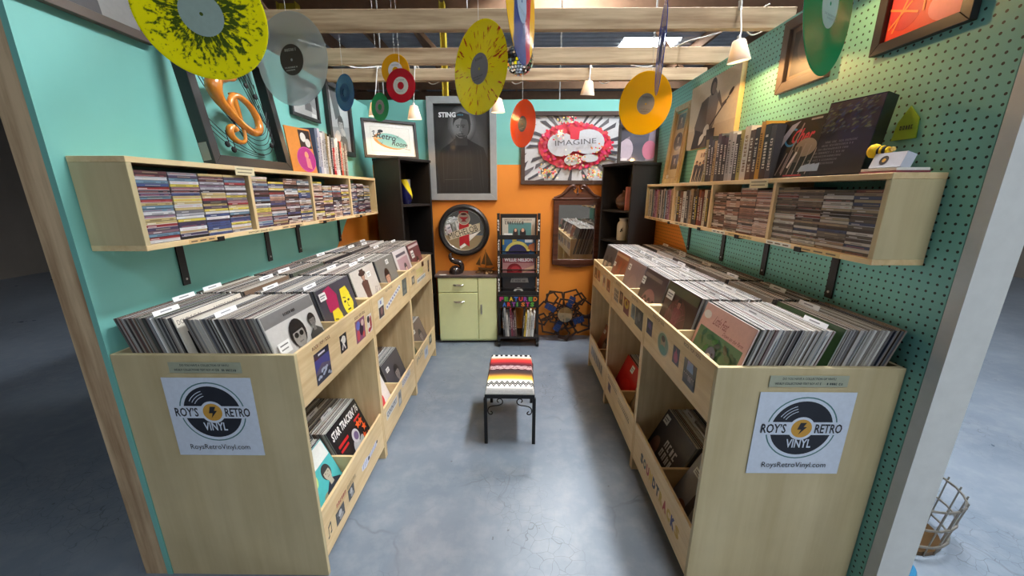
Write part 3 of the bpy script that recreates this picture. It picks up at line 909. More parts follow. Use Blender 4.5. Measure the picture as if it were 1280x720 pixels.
def wordstrip(c):
    for i in range(8):
        c.ell(.016 + .034 * i, .02 + .008 * i, .024, .017, S(236, 236, 244), 14)
    for i in range(8): c.ell(.014 + .034 * i, .021 + .008 * i, .009, .008, S(96, 108, 190), 8); c.ell(.022 + .034 * i, .018 + .008 * i, .004, .004, S(40, 40, 70), 6)
decal(b, b.fascia, 2.05, .826, wordstrip)
decal(b, b.fascia, 2.37, .822, pic(.1, .11, S(74, 82, 92), (.5, .6, .3, .2, S(100, 106, 112)), (.5, .2, .3, .1, S(120, 124, 128))))
def country(c):
    c.rect(0, 0, .2, .055, S(236, 234, 228)); c.rect(.004, .004, .196, .051, S(210, 206, 200)); c.text('COUNTRY', .012, .012, .176, .032, S(70, 80, 110), bold=.03)
decal(b, b.low, 1.9, .2, country, 'lettering')
def country2(c): c.rect(0, 0, .19, .05, S(206, 200, 200)); c.text('COUNTRY', .01, .012, .17, .026, S(110, 96, 130), bold=.02)
decal(b, b.low, 2.21, .236, country2, 'lettering')
decal(b, b.low, 2.12, .15, pic(.06, .1, S(150, 148, 146), (.5, .7, .3, .2, S(90, 88, 86)), (.5, .3, .35, .2, S(190, 188, 184))))
b = BINS[-1, 2]
decal(b, b.fascia, 2.6, .93, rps(.1), 'lettering')
decal(b, b.fascia, 2.6, .84, pic(.07, .06, S(90, 80, 76), (.5, .5, .2, .3, S(210, 200, 190))))
def jam(c): c.scrawl(0, 0, .2, .05, S(226, 220, 120))
decal(b, b.fascia, 2.74, .87, jam, 'lettering')
def plate(c): c.rect(0, 0, .26, .035, S(238, 238, 236)); c.scrawl(.012, .009, .236, .017, S(70, 80, 100))
decal(b, b.fascia, 2.74, .815, plate, 'lettering')
decal(b, b.fascia, 2.9, .915, pic(.07, .036, S(112, 78, 50), (.5, .5, .2, .3, S(70, 40, 26))))
decal(b, b.fascia, 3.1, .83, pic(.05, .1, S(44, 40, 38), (.5, .3, .3, .1, S(150, 130, 100))))
def jazz(c): c.text('JAZZ', 0, 0, .19, .05, S(150, 138, 116), bold=.02)
decal(b, b.low, 2.58, .22, jazz, 'lettering')
decal(b, b.low, 2.82, .15, pic(.12, .09, S(200, 206, 220), (.5, .5, .3, .25, S(150, 160, 190))))
decal(b, b.low, 3.0, .2, pic(.09, .08, S(60, 54, 50), (.5, .5, .3, .3, S(180, 176, 170))))
b = BINS[1, 0]
decal(b, b.fascia, 1.335, .928, rps(.135), 'lettering'); decal(b, b.fascia, 1.667, .928, rps(.135), 'lettering')
decal(b, b.fascia, 1.735, .826, pic(.075, .075, S(54, 44, 76), (.5, .6, .3, .25, S(94, 70, 130)), (.4, .3, .2, .15, S(40, 36, 50))))
def oval(c):
    c.ell(.065, .05, .065, .056, S(212, 196, 160)); c.ell(.065, .05, .057, .049, S(120, 150, 128)); c.ell(.065, .06, .025, .03, S(170, 150, 120)); c.ell(.065, .075, .02, .014, S(80, 70, 56)); c.ell(.07, .025, .035, .02, S(90, 150, 130))
decal(b, b.fascia, 1.59, .80, oval)
def lips(c):
    c.rect(0, 0, .062, .075, S(36, 32, 44)); c.ell(.03, .03, .02, .024, S(150, 60, 90)); c.poly([(.014, .02), (.046, .02), (.03, .07)], S(176, 70, 96))
decal(b, b.fascia, 1.42, .82, lips)
def crowd(c):
    c.rect(0, 0, .1, .1, S(96, 96, 92)); c.rect(.02, .06, .08, .098, S(130, 160, 190)); c.poly([(0, .1), (.03, .1), (.02, .03), (0, .02)], S(60, 70, 50)); c.poly([(.1, .1), (.07, .1), (.08, .04), (.1, .03)], S(70, 76, 56))
    for i in range(7): c.person(.012 + .013 * i, .0, .05, S(190, 170, 150), S(50, 40, 30), S(*(rnd.choice([(40, 40, 44), (150, 140, 130), (90, 80, 70)]))), S(60, 56, 60))
decal(b, b.fascia, 1.315, .79, crowd)
sd = MB()
sc_ = [S(44, 40, 40), S(60, 74, 60), S(170, 40, 36), S(214, 170, 40), S(40, 44, 70), S(44, 42, 40), S(200, 160, 40), S(180, 44, 36), S(206, 170, 60), S(44, 50, 120), S(206, 160, 40)]
for i, ch in enumerate('SOUNDTRACKS'):
    decal(b, b.low, 1.644 - .0425 * i, .152, lambda c, ch=ch, i=i: c.text(ch, 0, 0, .037, .055, sc_[i], bold=.07), 'letter')
b = BINS[1, 1]
decal(b, b.fascia, 2.33, .925, rps(.11), 'lettering'); decal(b, b.fascia, 2.0, .925, rps(.11), 'lettering')
def grid(c):
    c.rect(0, 0, .11, .085, S(200, 192, 176))
    for i in range(3):
        for j in range(3): c.rect(.008 + .034 * i, .006 + .026 * j, .034 + .034 * i, .026 + .026 * j, S(*[rnd.randint(90, 140)] * 3))
decal(b, b.fascia, 2.365, .81, grid)
decal(b, b.fascia, 2.235, .825, pic(.07, .08, S(70, 58, 56), (.5, .6, .25, .25, S(160, 130, 120))))
decal(b, b.fascia, 2.14, .80, pic(.11, .095, S(130, 40, 36), (.5, .65, .4, .3, S(206, 170, 60)), (.5, .7, .15, .15, S(120, 50, 40))))
decal(b, b.fascia, 1.99, .818, pic(.07, .08, S(110, 124, 126), (.5, .5, .25, .35, S(70, 80, 84))))
decal(b, b.fascia, 1.915, .802, pic(.12, .1, S(64, 62, 64), (.5, .6, .2, .25, S(120, 116, 116)), (.2, .3, .15, .2, S(90, 96, 104)), (.8, .3, .15, .2, S(90, 84, 84))))
def dots(c):
    for i in range(12): c.rect(.004 + .02 * i, .0, .016 + .02 * i, .012, S(130, 110, 86)); c.rect(.004 + .02 * i, .02, .014 + .02 * i, .03, S(140, 120, 96))
decal(b, b.low, 2.1, .215, dots); decal(b, b.low, 2.37, .24, dots)
decal(b, b.low, 2.35, .16, pic(.07, .06, S(86, 56, 76), (.5, .6, .2, .3, S(50, 36, 56))))
b = BINS[1, 2]
decal(b, b.fascia, 2.98, .925, rps(.1), 'lettering'); decal(b, b.fascia, 2.66, .925, rps(.1), 'lettering')
for y_, q in ((2.99, S(110, 70, 50)), (2.88, S(150, 80, 60)), (2.7, S(206, 196, 180)), (2.57, S(140, 76, 60))):
    decal(b, b.fascia, y_, .82, pic(.09, .085, q, (.5, .55, .25, .3, S(90, 60, 50)), (.5, .2, .2, .12, S(190, 160, 140))))
def darkl(c):
    c.rect(0, 0, .42, .09, S(196, 170, 120))
    for i in range(7): c.rect(.012 + .058 * i, .012, .05 + .058 * i, .078, S(96, 78, 54))
decal(b, b.low, 2.95, .15, darkl)

# ---- the taped signs on the two end panels
def logo_sign(name, loc, label, roll):
    s_ = empty(name, loc, (R(90), 0, 0), label, 'sign', 'square shop signs on the bins')
    c = Canvas(z=0.0, step=.00015)
    a = .155
    c.rect(-a, -a, a, a, S(212, 222, 238))
    K, TL, GD, WT = S(28, 32, 44), S(72, 120, 124), S(206, 156, 62), S(212, 222, 238)
    cy = .022
    c.ring(0, cy, .112, .1165, TL); c.ell(0, cy, .101, .101, K, 48)
    for r_ in (.066, .076, .086): c.ring(0, cy, r_ - .0012, r_ + .0012, WT, 108, 150, 14)
    c.rect(-.125, cy - .024, .125, cy + .024, WT); c.ell(0, cy, .043, .043, WT, 32); c.ell(0, cy, .034, .034, GD, 32)
    c.poly([(-.006, cy + .022), (.014, cy + .022), (.006, cy + .006), (.017, cy + .006), (-.008, cy - .024), (-.001, cy - .004), (-.014, cy - .004)], K)
    c.text('ROY’S', -.133, cy - .0175, .082, .035, K, bold=.02); c.text('RETRO', .044, cy - .0175, .089, .035, K, bold=.02)
    c.text('VINYL', -.042, cy - .073, .084, .033, WT, bold=.02)
    c.text('RoysRetroVinyl.com', -.108, -.135, .216, .027, K)
    MB().box(-a, a, -a, a, -.0016, 0, col=WT).build('sheet', PG, s_)
    c.build('logo_print', s_, PR)
    return s_
logo_sign('shop_sign', (-1.067, 1.1475, .724), 'white square shop sign with a record logo on the left bin end panel', 0)
logo_sign('shop_sign', (.948, 1.0875, .716), 'white square shop sign with a record logo on the right bin end panel', 0)
def notice(loc, label):
    s_ = empty('taped_notice', loc, (R(90), 0, 0), label, 'notice', 'taped notices above the shop signs')
    MB().box(-.125, .125, -.02, .02, -.001, 0, col=S(168, 172, 150)).build('tape', PG, s_)
    c = Canvas(z=0.0002)
    c.text('DO YOU HAVE A COLLECTION OF VINYL?', -.085, .005, .17, .008, S(50, 62, 64), bold=.02); c.text('WE BUY COLLECTIONS! TEXT ROY AT', -.108, -.012, .14, .008, S(50, 62, 64), bold=.02); c.scrawl(.036, -.012, .072, .008, S(50, 62, 64))
    c.build('lettering', s_, PR)
notice((-1.06, 1.1478, .917), 'small taped notice with two lines of text on the left bin end panel')
notice((.94, 1.0878, .91), 'small taped notice with two lines of text on the right bin end panel')
# ------------------------------------------------------------------ disc shelves on the walls
CDCOL = [S(200, 200, 204), S(60, 58, 66), S(120, 118, 124), S(150, 60, 64), S(70, 84, 130), S(220, 220, 222), S(40, 40, 44), S(150, 130, 150), S(190, 170, 120), S(90, 60, 64), S(170, 170, 178), S(110, 140, 160), S(214, 196, 90), S(130, 100, 110), S(80, 70, 96)]
CDCOL_R = [S(120, 108, 98), S(196, 190, 180), S(60, 54, 52), S(90, 80, 74), S(150, 128, 108), S(210, 206, 198), S(44, 40, 40), S(120, 60, 56), S(160, 146, 120), S(70, 80, 110), S(100, 92, 84), S(80, 70, 60)]
CDP = [S(206, 176, 160), S(170, 130, 112), S(214, 200, 186), S(150, 110, 96), S(120, 86, 76), S(196, 160, 140), S(96, 74, 70)]
def cd_mesh(v):
    mb = MB()
    wd, dp, th = .1212, .140, .0100
    cs = (.16, .15, .17, .55)
    mb.box(-wd / 2, wd / 2, 0, dp, 0, th, cols=[cs, cs, (.5, .5, .5, 0), cs, cs, cs])
    z0, z1 = .0030, .0062
    q = [(.8, .8, .8, .55), (.03, .03, .03, .5), (.6, .5, .3, .4), (.6, .2, .2, .4)][v % 4]
    a = -.05 + .012 * (v % 3)
    mb.box(a, a + .03 + .012 * (v % 4), -.0003, 0, z0, z1, col=q)
    mb.box(.034, .05, -.0003, 0, z0, z1, col=q) if v % 2 else None
    mb.box(-wd / 2, wd / 2, -.0002, 0, 0, .0014, col=(.75, .75, .77, .8) if v % 3 == 0 else (.05, .05, .06, .85))
    return mb.mesh('cd_case', PG)
CDM = [cd_mesh(v) for v in range(6)]
CDSTUFF = MB()
def shelf_world(loc, rz, x, y, z):
    return Matrix.Translation(loc) @ Matrix.Rotation(R(rz), 4, 'Z') @ Vector((x, y, z))
def fill_cds(loc, rz, x0, n, hgt, D, z0, pal, single, lab, grp, pitch=.1265):
    for s_ in range(n):
        cx = x0 + .0645 + s_ * pitch
        z = z0; top = hgt - rnd.uniform(.004, .03); made = []
        while z + .0104 < top:
            v = rnd.randrange(6); col = rnd.choice(pal)
            p = shelf_world(loc, rz, cx + rnd.uniform(-.0006, .0006), .012 + rnd.uniform(0, .004), z)
            if single(s_):
                o = inst('cd_case', CDM[v], p, (0, 0, R(rz)), color=col)
                o['nth'] = 0; made.append((o, col)); tag(o, 'x', 'cd', grp % ORD[s_])
            else:
                M = Matrix.Translation(p) @ Matrix.Rotation(R(rz), 4, 'Z')
                cs = S(96, 92, 96)
                CDSTUFF.box(-.0606, .0606, 0, .14, 0, .0092, M=M, cols=[cs, cs, col, cs, cs, cs])
                a = rnd.uniform(-.05, -.02)
                CDSTUFF.box(a, a + .05, -.0003, 0, .003, .0062, M=M, col=rnd.choice([S(230, 230, 230), S(30, 30, 30)]))
            z += .0103
        for i, (o, col) in enumerate(reversed(made)):
            del o['nth']; o['label'] = '%s cd case, %s from the top, %s stack, %s' % (shade_name(col), ORD[i], ORD[s_], lab)

def wall_shelf(side, loc, W_, H_, D, divs, label, brackets, tags, toptag):
    rz = 90 if side < 0 else -90
    s_ = empty('disc_shelf', loc, (0, 0, R(rz)), label, 'shelf', 'wall mounted disc shelves')
    th = .018
    MB().box(0, W_, 0, D, 0, th).build('bottom_board', BIRCH['x'], s_, bevel=.001)
    MB().box(0, W_, 0, D, H_ - th, H_).build('top_board', BIRCH['x'], s_, bevel=.001)
    for x in (0, W_ - th): MB().box(x, x + th, 0.0005, D - .0005, th + .0002, H_ - th - .0002).build('end_panel', PANEL['z'], s_, bevel=.001)
    for x in divs: MB().box(x - th / 2, x + th / 2, .0005, D - .0005, th + .0002, H_ - th - .0002).build('shelf_divider', BIRCH['z'], s_, bevel=.001)
    for x in brackets:
        b_ = MB().box(x - .017, x + .017, D - .006, D - .001, -.19, -.0005)
        b_.box(x - .017, x + .017, .0, D - .001, -.006, -.0005)
        b_.box(x - .017, x + .017, -.004, -.0005, -.006, .012)
        o = b_.build('bracket', BLACKM, s_)
        MB().cyl((x, D - .0062, -.165), (x, D - .0085, -.165), .005, n=8).build('screw', STEEL, o)
    for x, wd, txt, colr in tags:
        c = Canvas(z=.0002)
        c.rect(0, .001, wd, .017, colr)
        if txt: c.text(txt, .006, .005, wd - .012, .008, S(70, 52, 36), bold=.02)
        else:
            for i in range(3): c.rect(.01 + i * wd / 3.2, .006, .006 + (i + .8) * wd / 3.2, .011, S(110, 92, 70))
        c.build('label_strip', s_, PR, (x, -.0001, 0), (R(90), 0, 0))
    x, wd = toptag
    c = Canvas(z=.0002)
    c.rect(0, -.02, wd, .017, S(226, 214, 176)); c.rect(.01, .004, wd - .012, .008, S(120, 110, 90)); c.rect(.012, -.010, wd - .02, -.006, S(120, 110, 90))
    c.build('label_strip', s_, PR, (x, -.0003, H_ - .018), (R(90), 0, 0))
    return s_
LS, RS = (-1.2, 1.19, 1.31), (1.085, 3.205, 1.28)
LD, RD = .183, .158
wall_shelf(-1, LS, 2.09, .295, LD, (.545, 1.067, 1.586), 'long plywood shelf of stacked discs on the teal wall',
           (.31, .86, 1.16, 1.72), ((.16, .13, None, S(214, 178, 124)), (.47, .18, 'FACTORY SEALED CDs', S(226, 206, 160)), (.72, .2, None, S(214, 186, 140)), (1.09, .22, None, S(200, 160, 110)), (1.62, .2, None, S(206, 170, 120))), (.46, .12))
wall_shelf(1, RS, 2.075, .272, RD, (.55, 1.06, 1.575), 'long plywood shelf of discs and box sets on the pegboard wall',
           (.52, .97, 1.36, 1.77), ((.1, .3, None, S(206, 170, 120)), (.62, .2, None, S(206, 190, 150)), (1.12, .13, None, S(226, 226, 214)), (1.28, .2, 'FACTORY SEALED CDs', S(222, 196, 140)), (1.58, .15, None, S(230, 232, 224)), (1.78, .18, None, S(206, 176, 120))), (1.4, .13))
cl = 'nearest compartment of teal wall shelf'
fill_cds(LS, 90, .020, 4, .27, LD, .0185, CDCOL, lambda s_: True, cl, 'cds, %s stack of nearest left compartment')
fill_cds(LS, 90, .556, 4, .27, LD, .0185, CDCOL + CDP, lambda s_: s_ < 2, 'second compartment of teal wall shelf', 'cds, %s stack of second left compartment', .1255)
fill_cds(LS, 90, 1.078, 4, .26, LD, .0185, CDCOL + CDP + CDP, lambda s_: False, '%s', '%s', .1255)
fill_cds(LS, 90, 1.597, 3, .265, LD, .0185, CDCOL, lambda s_: False, '%s', '%s', .1265)
fill_cds(RS, -90, 1.586 - .008, 4, .25, RD, .0185, CDCOL_R, lambda s_: True, 'nearest compartment of pegboard wall shelf', 'cds, %s stack of nearest right compartment', .1225)
fill_cds(RS, -90, 1.071, 4, .245, RD, .0185, CDP + CDCOL_R[:4], lambda s_: s_ > 1, 'second compartment of pegboard wall shelf', 'cds, %s stack of second right compartment', .1235)
tag(CDSTUFF.build('cd_cases', PG), 'stacked cd cases in the farther shelf compartments', 'cds', kind='stuff')

def book(name, x, wd, ht, dp, col, loc, rz, z, y0, label, cat, group, tcol=None, txt=None, pages=S(226, 220, 206), tilt=0.0):
    mb = MB()
    mb.box(-wd / 2, wd / 2, 0, .0025, 0, ht, col=col)
    mb.box(-wd / 2, -wd / 2 + .0018, 0.0025, dp, 0, ht, col=col).box(wd / 2 - .0018, wd / 2, .0025, dp, 0, ht, col=col)
    o = mb.build(name, PG)
    o.location = shelf_world(loc, rz, x, y0, z); o.rotation_euler = (0, R(tilt), R(rz))
    MB().box(-wd / 2 + .0018, wd / 2 - .0018, .0026, dp - .003, .002, ht - .003, col=pages).build('pages', PR, o)
    if txt and wd > .007:
        c = Canvas(z=.0002)
        c.scrawl(0, 0, ht * .66, wd * .42, tcol or S(236, 232, 222))
        c.build('spine_lettering', o, PR, (wd * .27, -.0001, ht * .16), (R(90), R(-90), 0))
    tag(o, label, cat, group)
    return o

# upright box sets in the two far compartments of the pegboard shelf
def row(loc, rz, x0, x1, z, y0, dp, hts, wds, specs, cat, namef, where, group, anchor):
    x = x0; i = 0
    while True:
        cn, col, tcol = specs[i % len(specs)]
        wd = rnd.uniform(*wds)
        if x + wd > x1: break
        ht = rnd.uniform(*hts)
        txt = 'x'
        book(namef, x + wd / 2, wd, ht, dp, col, loc, rz, z, y0 + rnd.uniform(0, .006), '%s %s, %s from %s %s' % (cn, cat_word(cat), ORD[i], anchor, where), cat, group, tcol, txt)
        x += wd + .0012; i += 1
def cat_word(c): return {'book': 'book spine', 'box set': 'upright box set'}[c]
bsp = [('white', S(214, 210, 204), S(60, 60, 60)), ('dark grey', S(70, 68, 70), None), ('cream', S(206, 196, 176), S(90, 70, 60)), ('dark green', S(60, 74, 62), None), ('pale blue', S(150, 176, 196), S(40, 50, 70)), ('maroon', S(116, 48, 56), None), ('plum', S(134, 84, 120), None), ('pink', S(196, 130, 150), S(70, 40, 50)), ('tan', S(176, 140, 100), S(60, 40, 30)), ('black', S(40, 38, 40), None)]
row(RS, -90, .024, .535, .0185, .012, .125, (.2, .218), (.018, .032), bsp, 'box set', 'disc_box_set', 'in the farthest compartment', 'box sets in the farthest right compartment', 'the far end')
bsp2 = [('cream', S(216, 206, 180), S(60, 50, 40)), ('black and yellow', S(44, 42, 36), S(236, 206, 50)), ('brown', S(120, 70, 40), None), ('white', S(222, 220, 214), S(40, 40, 44)), ('charcoal', S(60, 58, 60), None), ('grey', S(136, 134, 136), S(30, 30, 30)), ('tan', S(170, 140, 104), S(60, 40, 30)), ('black', S(34, 32, 34), None), ('yellow lettered', S(50, 44, 38), S(240, 214, 70)), ('rust', S(150, 74, 40), None), ('maroon', S(104, 44, 44), None)]
row(RS, -90, .562, 1.04, .0185, .012, .125, (.2, .218), (.02, .042), bsp2, 'box set', 'disc_box_set', 'in the second farthest compartment', 'box sets in the second farthest right compartment', 'its far divider')
# books on top of the two shelves
TS = (RS[0], RS[1], RS[2] + .272)
bk = [('olive', S(150, 136, 80), None), ('black', S(36, 34, 34), None), ('charcoal', S(60, 58, 60), None), ('tan', S(190, 160, 110), S(70, 50, 40)), ('dark grey', S(70, 70, 74), None), ('jet black', S(26, 26, 28), None), ('black', S(40, 40, 44), None), ('silver grey', S(170, 170, 172), S(50, 50, 54)), ('light grey', S(196, 196, 200), S(60, 60, 64)), ('black and white', S(46, 44, 46), S(240, 240, 240)), ('yellow-green', S(170, 160, 90), S(60, 60, 40)), ('white', S(220, 218, 210), S(120, 90, 60)), ('brown', S(96, 70, 56), None), ('plum black', S(52, 40, 48), None), ('gold', S(200, 150, 60), S(60, 40, 20)), ('black', S(36, 34, 38), None), ('dark slate', S(66, 68, 76), None)]
x = .905
for i, (cn, col, tcol) in enumerate(bk):
    wd = (.03, .036, .03, .028, .034, .036, .034, .036, .034, .034, .03, .046, .038, .034, .03, .04, .034)[i]
    ht = .232 + .014 * math.sin(i * 1.9) - (.01 if i in (3, 8) else 0)
    txt = 'x'
    book('book', x + wd / 2, wd, ht, .14, col, TS, -90, .0005, .012, '%s book spine on the pegboard shelf top, %s from the band photo' % (cn, ORD[i]), 'book', 'books on top of the pegboard shelf', tcol, txt)
    x += wd + .0012
TL_ = (LS[0], LS[1], LS[2] + .295)
bl = [('blue patterned', S(90, 110, 140)), ('pale lilac', S(196, 196, 214)), ('white', S(226, 226, 228)), ('silver grey', S(180, 182, 186)), ('olive brown', S(140, 124, 86)), ('pale grey', S(206, 206, 202)), ('black', S(40, 38, 40)), ('red', S(186, 40, 50)), ('light grey', S(214, 214, 216)), ('white glossy', S(232, 232, 232)), ('dark green', S(60, 64, 60)), ('red-orange', S(206, 80, 60)), ('grey-green', S(150, 160, 150)), ('brown', S(110, 84, 70)), ('grey', S(150, 148, 150))]
x = 1.195
for i, (cn, col) in enumerate(bl):
    wd = (.03, .026, .032, .03, .028, .022, .026, .03, .024, .028, .022, .026, .026, .024, .022)[i]
    ht = .262 - .05 * (i / 14) + .01 * math.sin(i * 2.3) - (.06 if i == 7 else 0)
    book('book', x + wd / 2, wd, ht, .155, col, TL_, 90, .0005, .012, '%s book spine on the teal wall shelf, %s from the pink disc picture' % (cn, ORD[i]), 'book', 'books on top of the teal wall shelf', S(60, 60, 64) if sum(col[:3]) > 1.2 else None, 'x')
    x += wd + .0015
# ------------------------------------------------------------------ pictures and things on the walls and shelf tops
def framed(name, label, cat, loc, rot, W_, H_, fw, dp, fmat, art, pmat=None, group=None, inner=None, lip=.006):
    """origin at the middle of the bottom edge; local x right, y up, z out"""
    e = empty(name, loc, rot, label, cat, group)
    mb = MB()
    for poly in ([(-W_ / 2, 0), (W_ / 2, 0), (W_ / 2 - fw, fw), (-W_ / 2 + fw, fw)], [(-W_ / 2, H_), (-W_ / 2 + fw, H_ - fw), (W_ / 2 - fw, H_ - fw), (W_ / 2, H_)],
                 [(-W_ / 2, 0), (-W_ / 2 + fw, fw), (-W_ / 2 + fw, H_ - fw), (-W_ / 2, H_)], [(W_ / 2, 0), (W_ / 2, H_), (W_ / 2 - fw, H_ - fw), (W_ / 2 - fw, fw)]):
        mb.prism(poly, -dp, 0)
    mb.build('frame', fmat, e, bevel=.0015)
    if inner:
        m2 = MB()
        a, b_, k = W_ / 2 - fw, fw, .008
        for q in ((-a, a, b_, b_ + k), (-a, a, H_ - fw - k, H_ - fw), (-a, -a + k, b_ + k, H_ - fw - k), (a - k, a, b_ + k, H_ - fw - k)):
            m2.box(q[0], q[1], q[2], q[3], -dp * .9, -.004)
        m2.build('inner_trim', inner, e)
    if art:
        MB().box(-W_ / 2 + fw * .5, W_ / 2 - fw * .5, fw * .5, H_ - fw * .5, -dp, -dp * .75, col=S(30, 30, 30)).build('backing', PR, e)
        c = Canvas(z=0.0)
        art(c, W_ - 2 * fw, H_ - 2 * fw)
        c.build('print', e, pmat or PGL, (0, fw, -dp * .75 + .0003))
    return e
FB = plain('black_frame', S(38, 36, 36), 0.4)
FG = plain('grey_frame', S(150, 152, 152), 0.4, var=0.15)
FDB = wood('dark_frame_wood', S(78, 58, 50), S(56, 40, 34), 'x', rough=0.5)
FTP = plain('taupe_frame', S(92, 80, 72), 0.5)
FGO = wood('gilded_frame', S(196, 170, 120), S(150, 122, 76), 'y', rough=0.4)

# poster of the singer on the back wall
def art_st(c, W_, H_):
    c.rect(-W_ / 2, 0, W_ / 2, H_, S(40, 40, 42))
    def G(q): return S(q, q, q + 1)
    for i in range(8):
        f = 1 - i / 8
        c.ell(.02, .38, .24 * (.62 + .38 * f), .36 * (.62 + .38 * f), G(44 + int(4.5 * i)), 32)
    for i in range(6): c.ell(.0, .62, .135 - .012 * i, .17 - .014 * i, G(66 + 15 * i), 28)
    c.poly([(-.22, 0), (.22, 0), (.24, .3), (.2, .42), (.1, .47), (.05, .5), (-.07, .5), (-.12, .46), (-.21, .4), (-.24, .28)], G(33))
    for x in (-.17, -.1, -.05, .03, .09, .17): c.line([(x, .02), (x * .8, .4)], .006, G(44))
    c.line([(-.18, .13), (.08, .135)], .006, G(60)); c.line([(-.19, .1), (-.19, .38)], .008, G(48)); c.line([(.19, .06), (.17, .4)], .006, G(50))
    c.poly([(-.07, .44), (.05, .44), (.045, .56), (-.06, .56)], G(52))
    c.ell(.0, .615, .082, .108, G(40)); c.ell(-.012, .6, .068, .095, G(120), 28); c.ell(.022, .6, .04, .088, G(82), 20)
    c.poly([(-.085, .62), (-.075, .71), (-.01, .735), (.07, .71), (.085, .62), (.05, .665), (-.02, .68), (-.06, .66)], G(36))
    for x in (-.038, .012): c.line([(x - .018, .617), (x + .018, .62)], .007, G(38)); c.ell(x, .603, .011, .006, G(30), 10)
    c.poly([(-.02, .6), (.0, .6), (.004, .565), (-.026, .565)], G(98)); c.line([(-.036, .54), (.012, .543)], .008, G(48))
    c.poly([(-.06, .545), (-.035, .515), (.015, .51), (.05, .55), (.03, .53), (-.03, .53)], G(56))
    c.text('STING', -.215, H_ - .115, .16, .045, S(226, 226, 228), bold=.04); c.scrawl(-.04, H_ - .1, .06, .012, S(70, 140, 170))
framed('framed_poster', 'tall framed black and white poster of a man with glowing outline, grey frame', 'poster', (-.508, 3.716, 1.415), up(0, .2), .645, .925, .062, .03, FG, art_st, inner=FB)

# flower mosaic print
def art_im(c, W_, H_):
    c.rect(-W_ / 2, 0, W_ / 2, H_, S(196, 198, 202))
    cx, cy = .03, .31
    def clip(u, v): return (max(-W_ / 2, min(W_ / 2, u)), max(0, min(H_, v)))
    for i in range(34):
        a = i / 34 * 2 * math.pi; d = .07
        q = S(70, 70, 78) if i % 2 else S(96, 94, 100)
        for r0, r1 in ((.2, .33), (.36, .46), (.49, .62)):
            if rnd.random() < .25: continue
            o = rnd.uniform(-.02, .02)
            pts = [clip(cx + 1.25 * r * math.cos(a + s_), cy + r * math.sin(a + s_)) for r, s_ in ((r0 + o, -.02), (r1 + o, -.045), (r1 + .03 + o, .05), (r0 + .02 + o, .03))]
            c.poly(pts, q)
    c.ell(cx, cy, .345, .205, S(214, 46, 78), 40)
    for i in range(230):
        a = rnd.uniform(0, 6.28); r_ = rnd.uniform(.72, 1.06)
        c.ell(cx + .33 * r_ * math.cos(a), cy + .195 * r_ * math.sin(a), .016, .012, S(rnd.randint(180, 236), rnd.randint(24, 90), rnd.randint(60, 110)), 7, rnd.uniform(0, 180))
    c.ell(cx - .13, cy + .01, .13, .105, S(192, 194, 200), 20); c.ell(cx + .12, cy + .035, .15, .11, S(192, 196, 204), 20); c.ell(cx - .0, cy + .02, .2, .07, S(190, 192, 200), 20)
    c.ell(cx - .03, cy - .13, .07, .045, S(196, 198, 202), 14); c.ell(cx + .14, cy - .11, .08, .035, S(196, 198, 202), 14)
    c.poly([(cx - .05, cy + .06), (cx + .03, cy + .05), (cx + .04, cy + .16), (cx - .06, cy + .17)], S(204, 40, 66))
    for cu, cv, n_ in ((-.22, .07, 60), (.2, .05, 46), (-.05, .55, 30), (.03, .2, 40), (.28, .27, 16), (-.15, .4, 20)):
        for i in range(n_):
            q = rnd.choice([S(236, 206, 120), S(240, 232, 210), S(220, 56, 84), S(206, 40, 60), S(230, 130, 60), S(170, 190, 120), S(236, 160, 170)])
            u, v = cu + rnd.gauss(0, .05), cv + rnd.gauss(0, .032)
            if abs(u) < W_ / 2 - .014 and .012 < v < H_ - .012: c.ell(u, v, rnd.uniform(.006, .014), rnd.uniform(.005, .01), q, 7, rnd.uniform(0, 180))
    c.text('IMAGINE', cx - .19, cy - .005, .38, .046, S(80, 78, 82), rot=3.5)
framed('framed_print', 'framed flower mosaic print with red petals and one word, on the back wall', 'picture', (.522, 3.722, 1.562), up(0, .3), .955, .65, .038, .026, FDB, art_im)

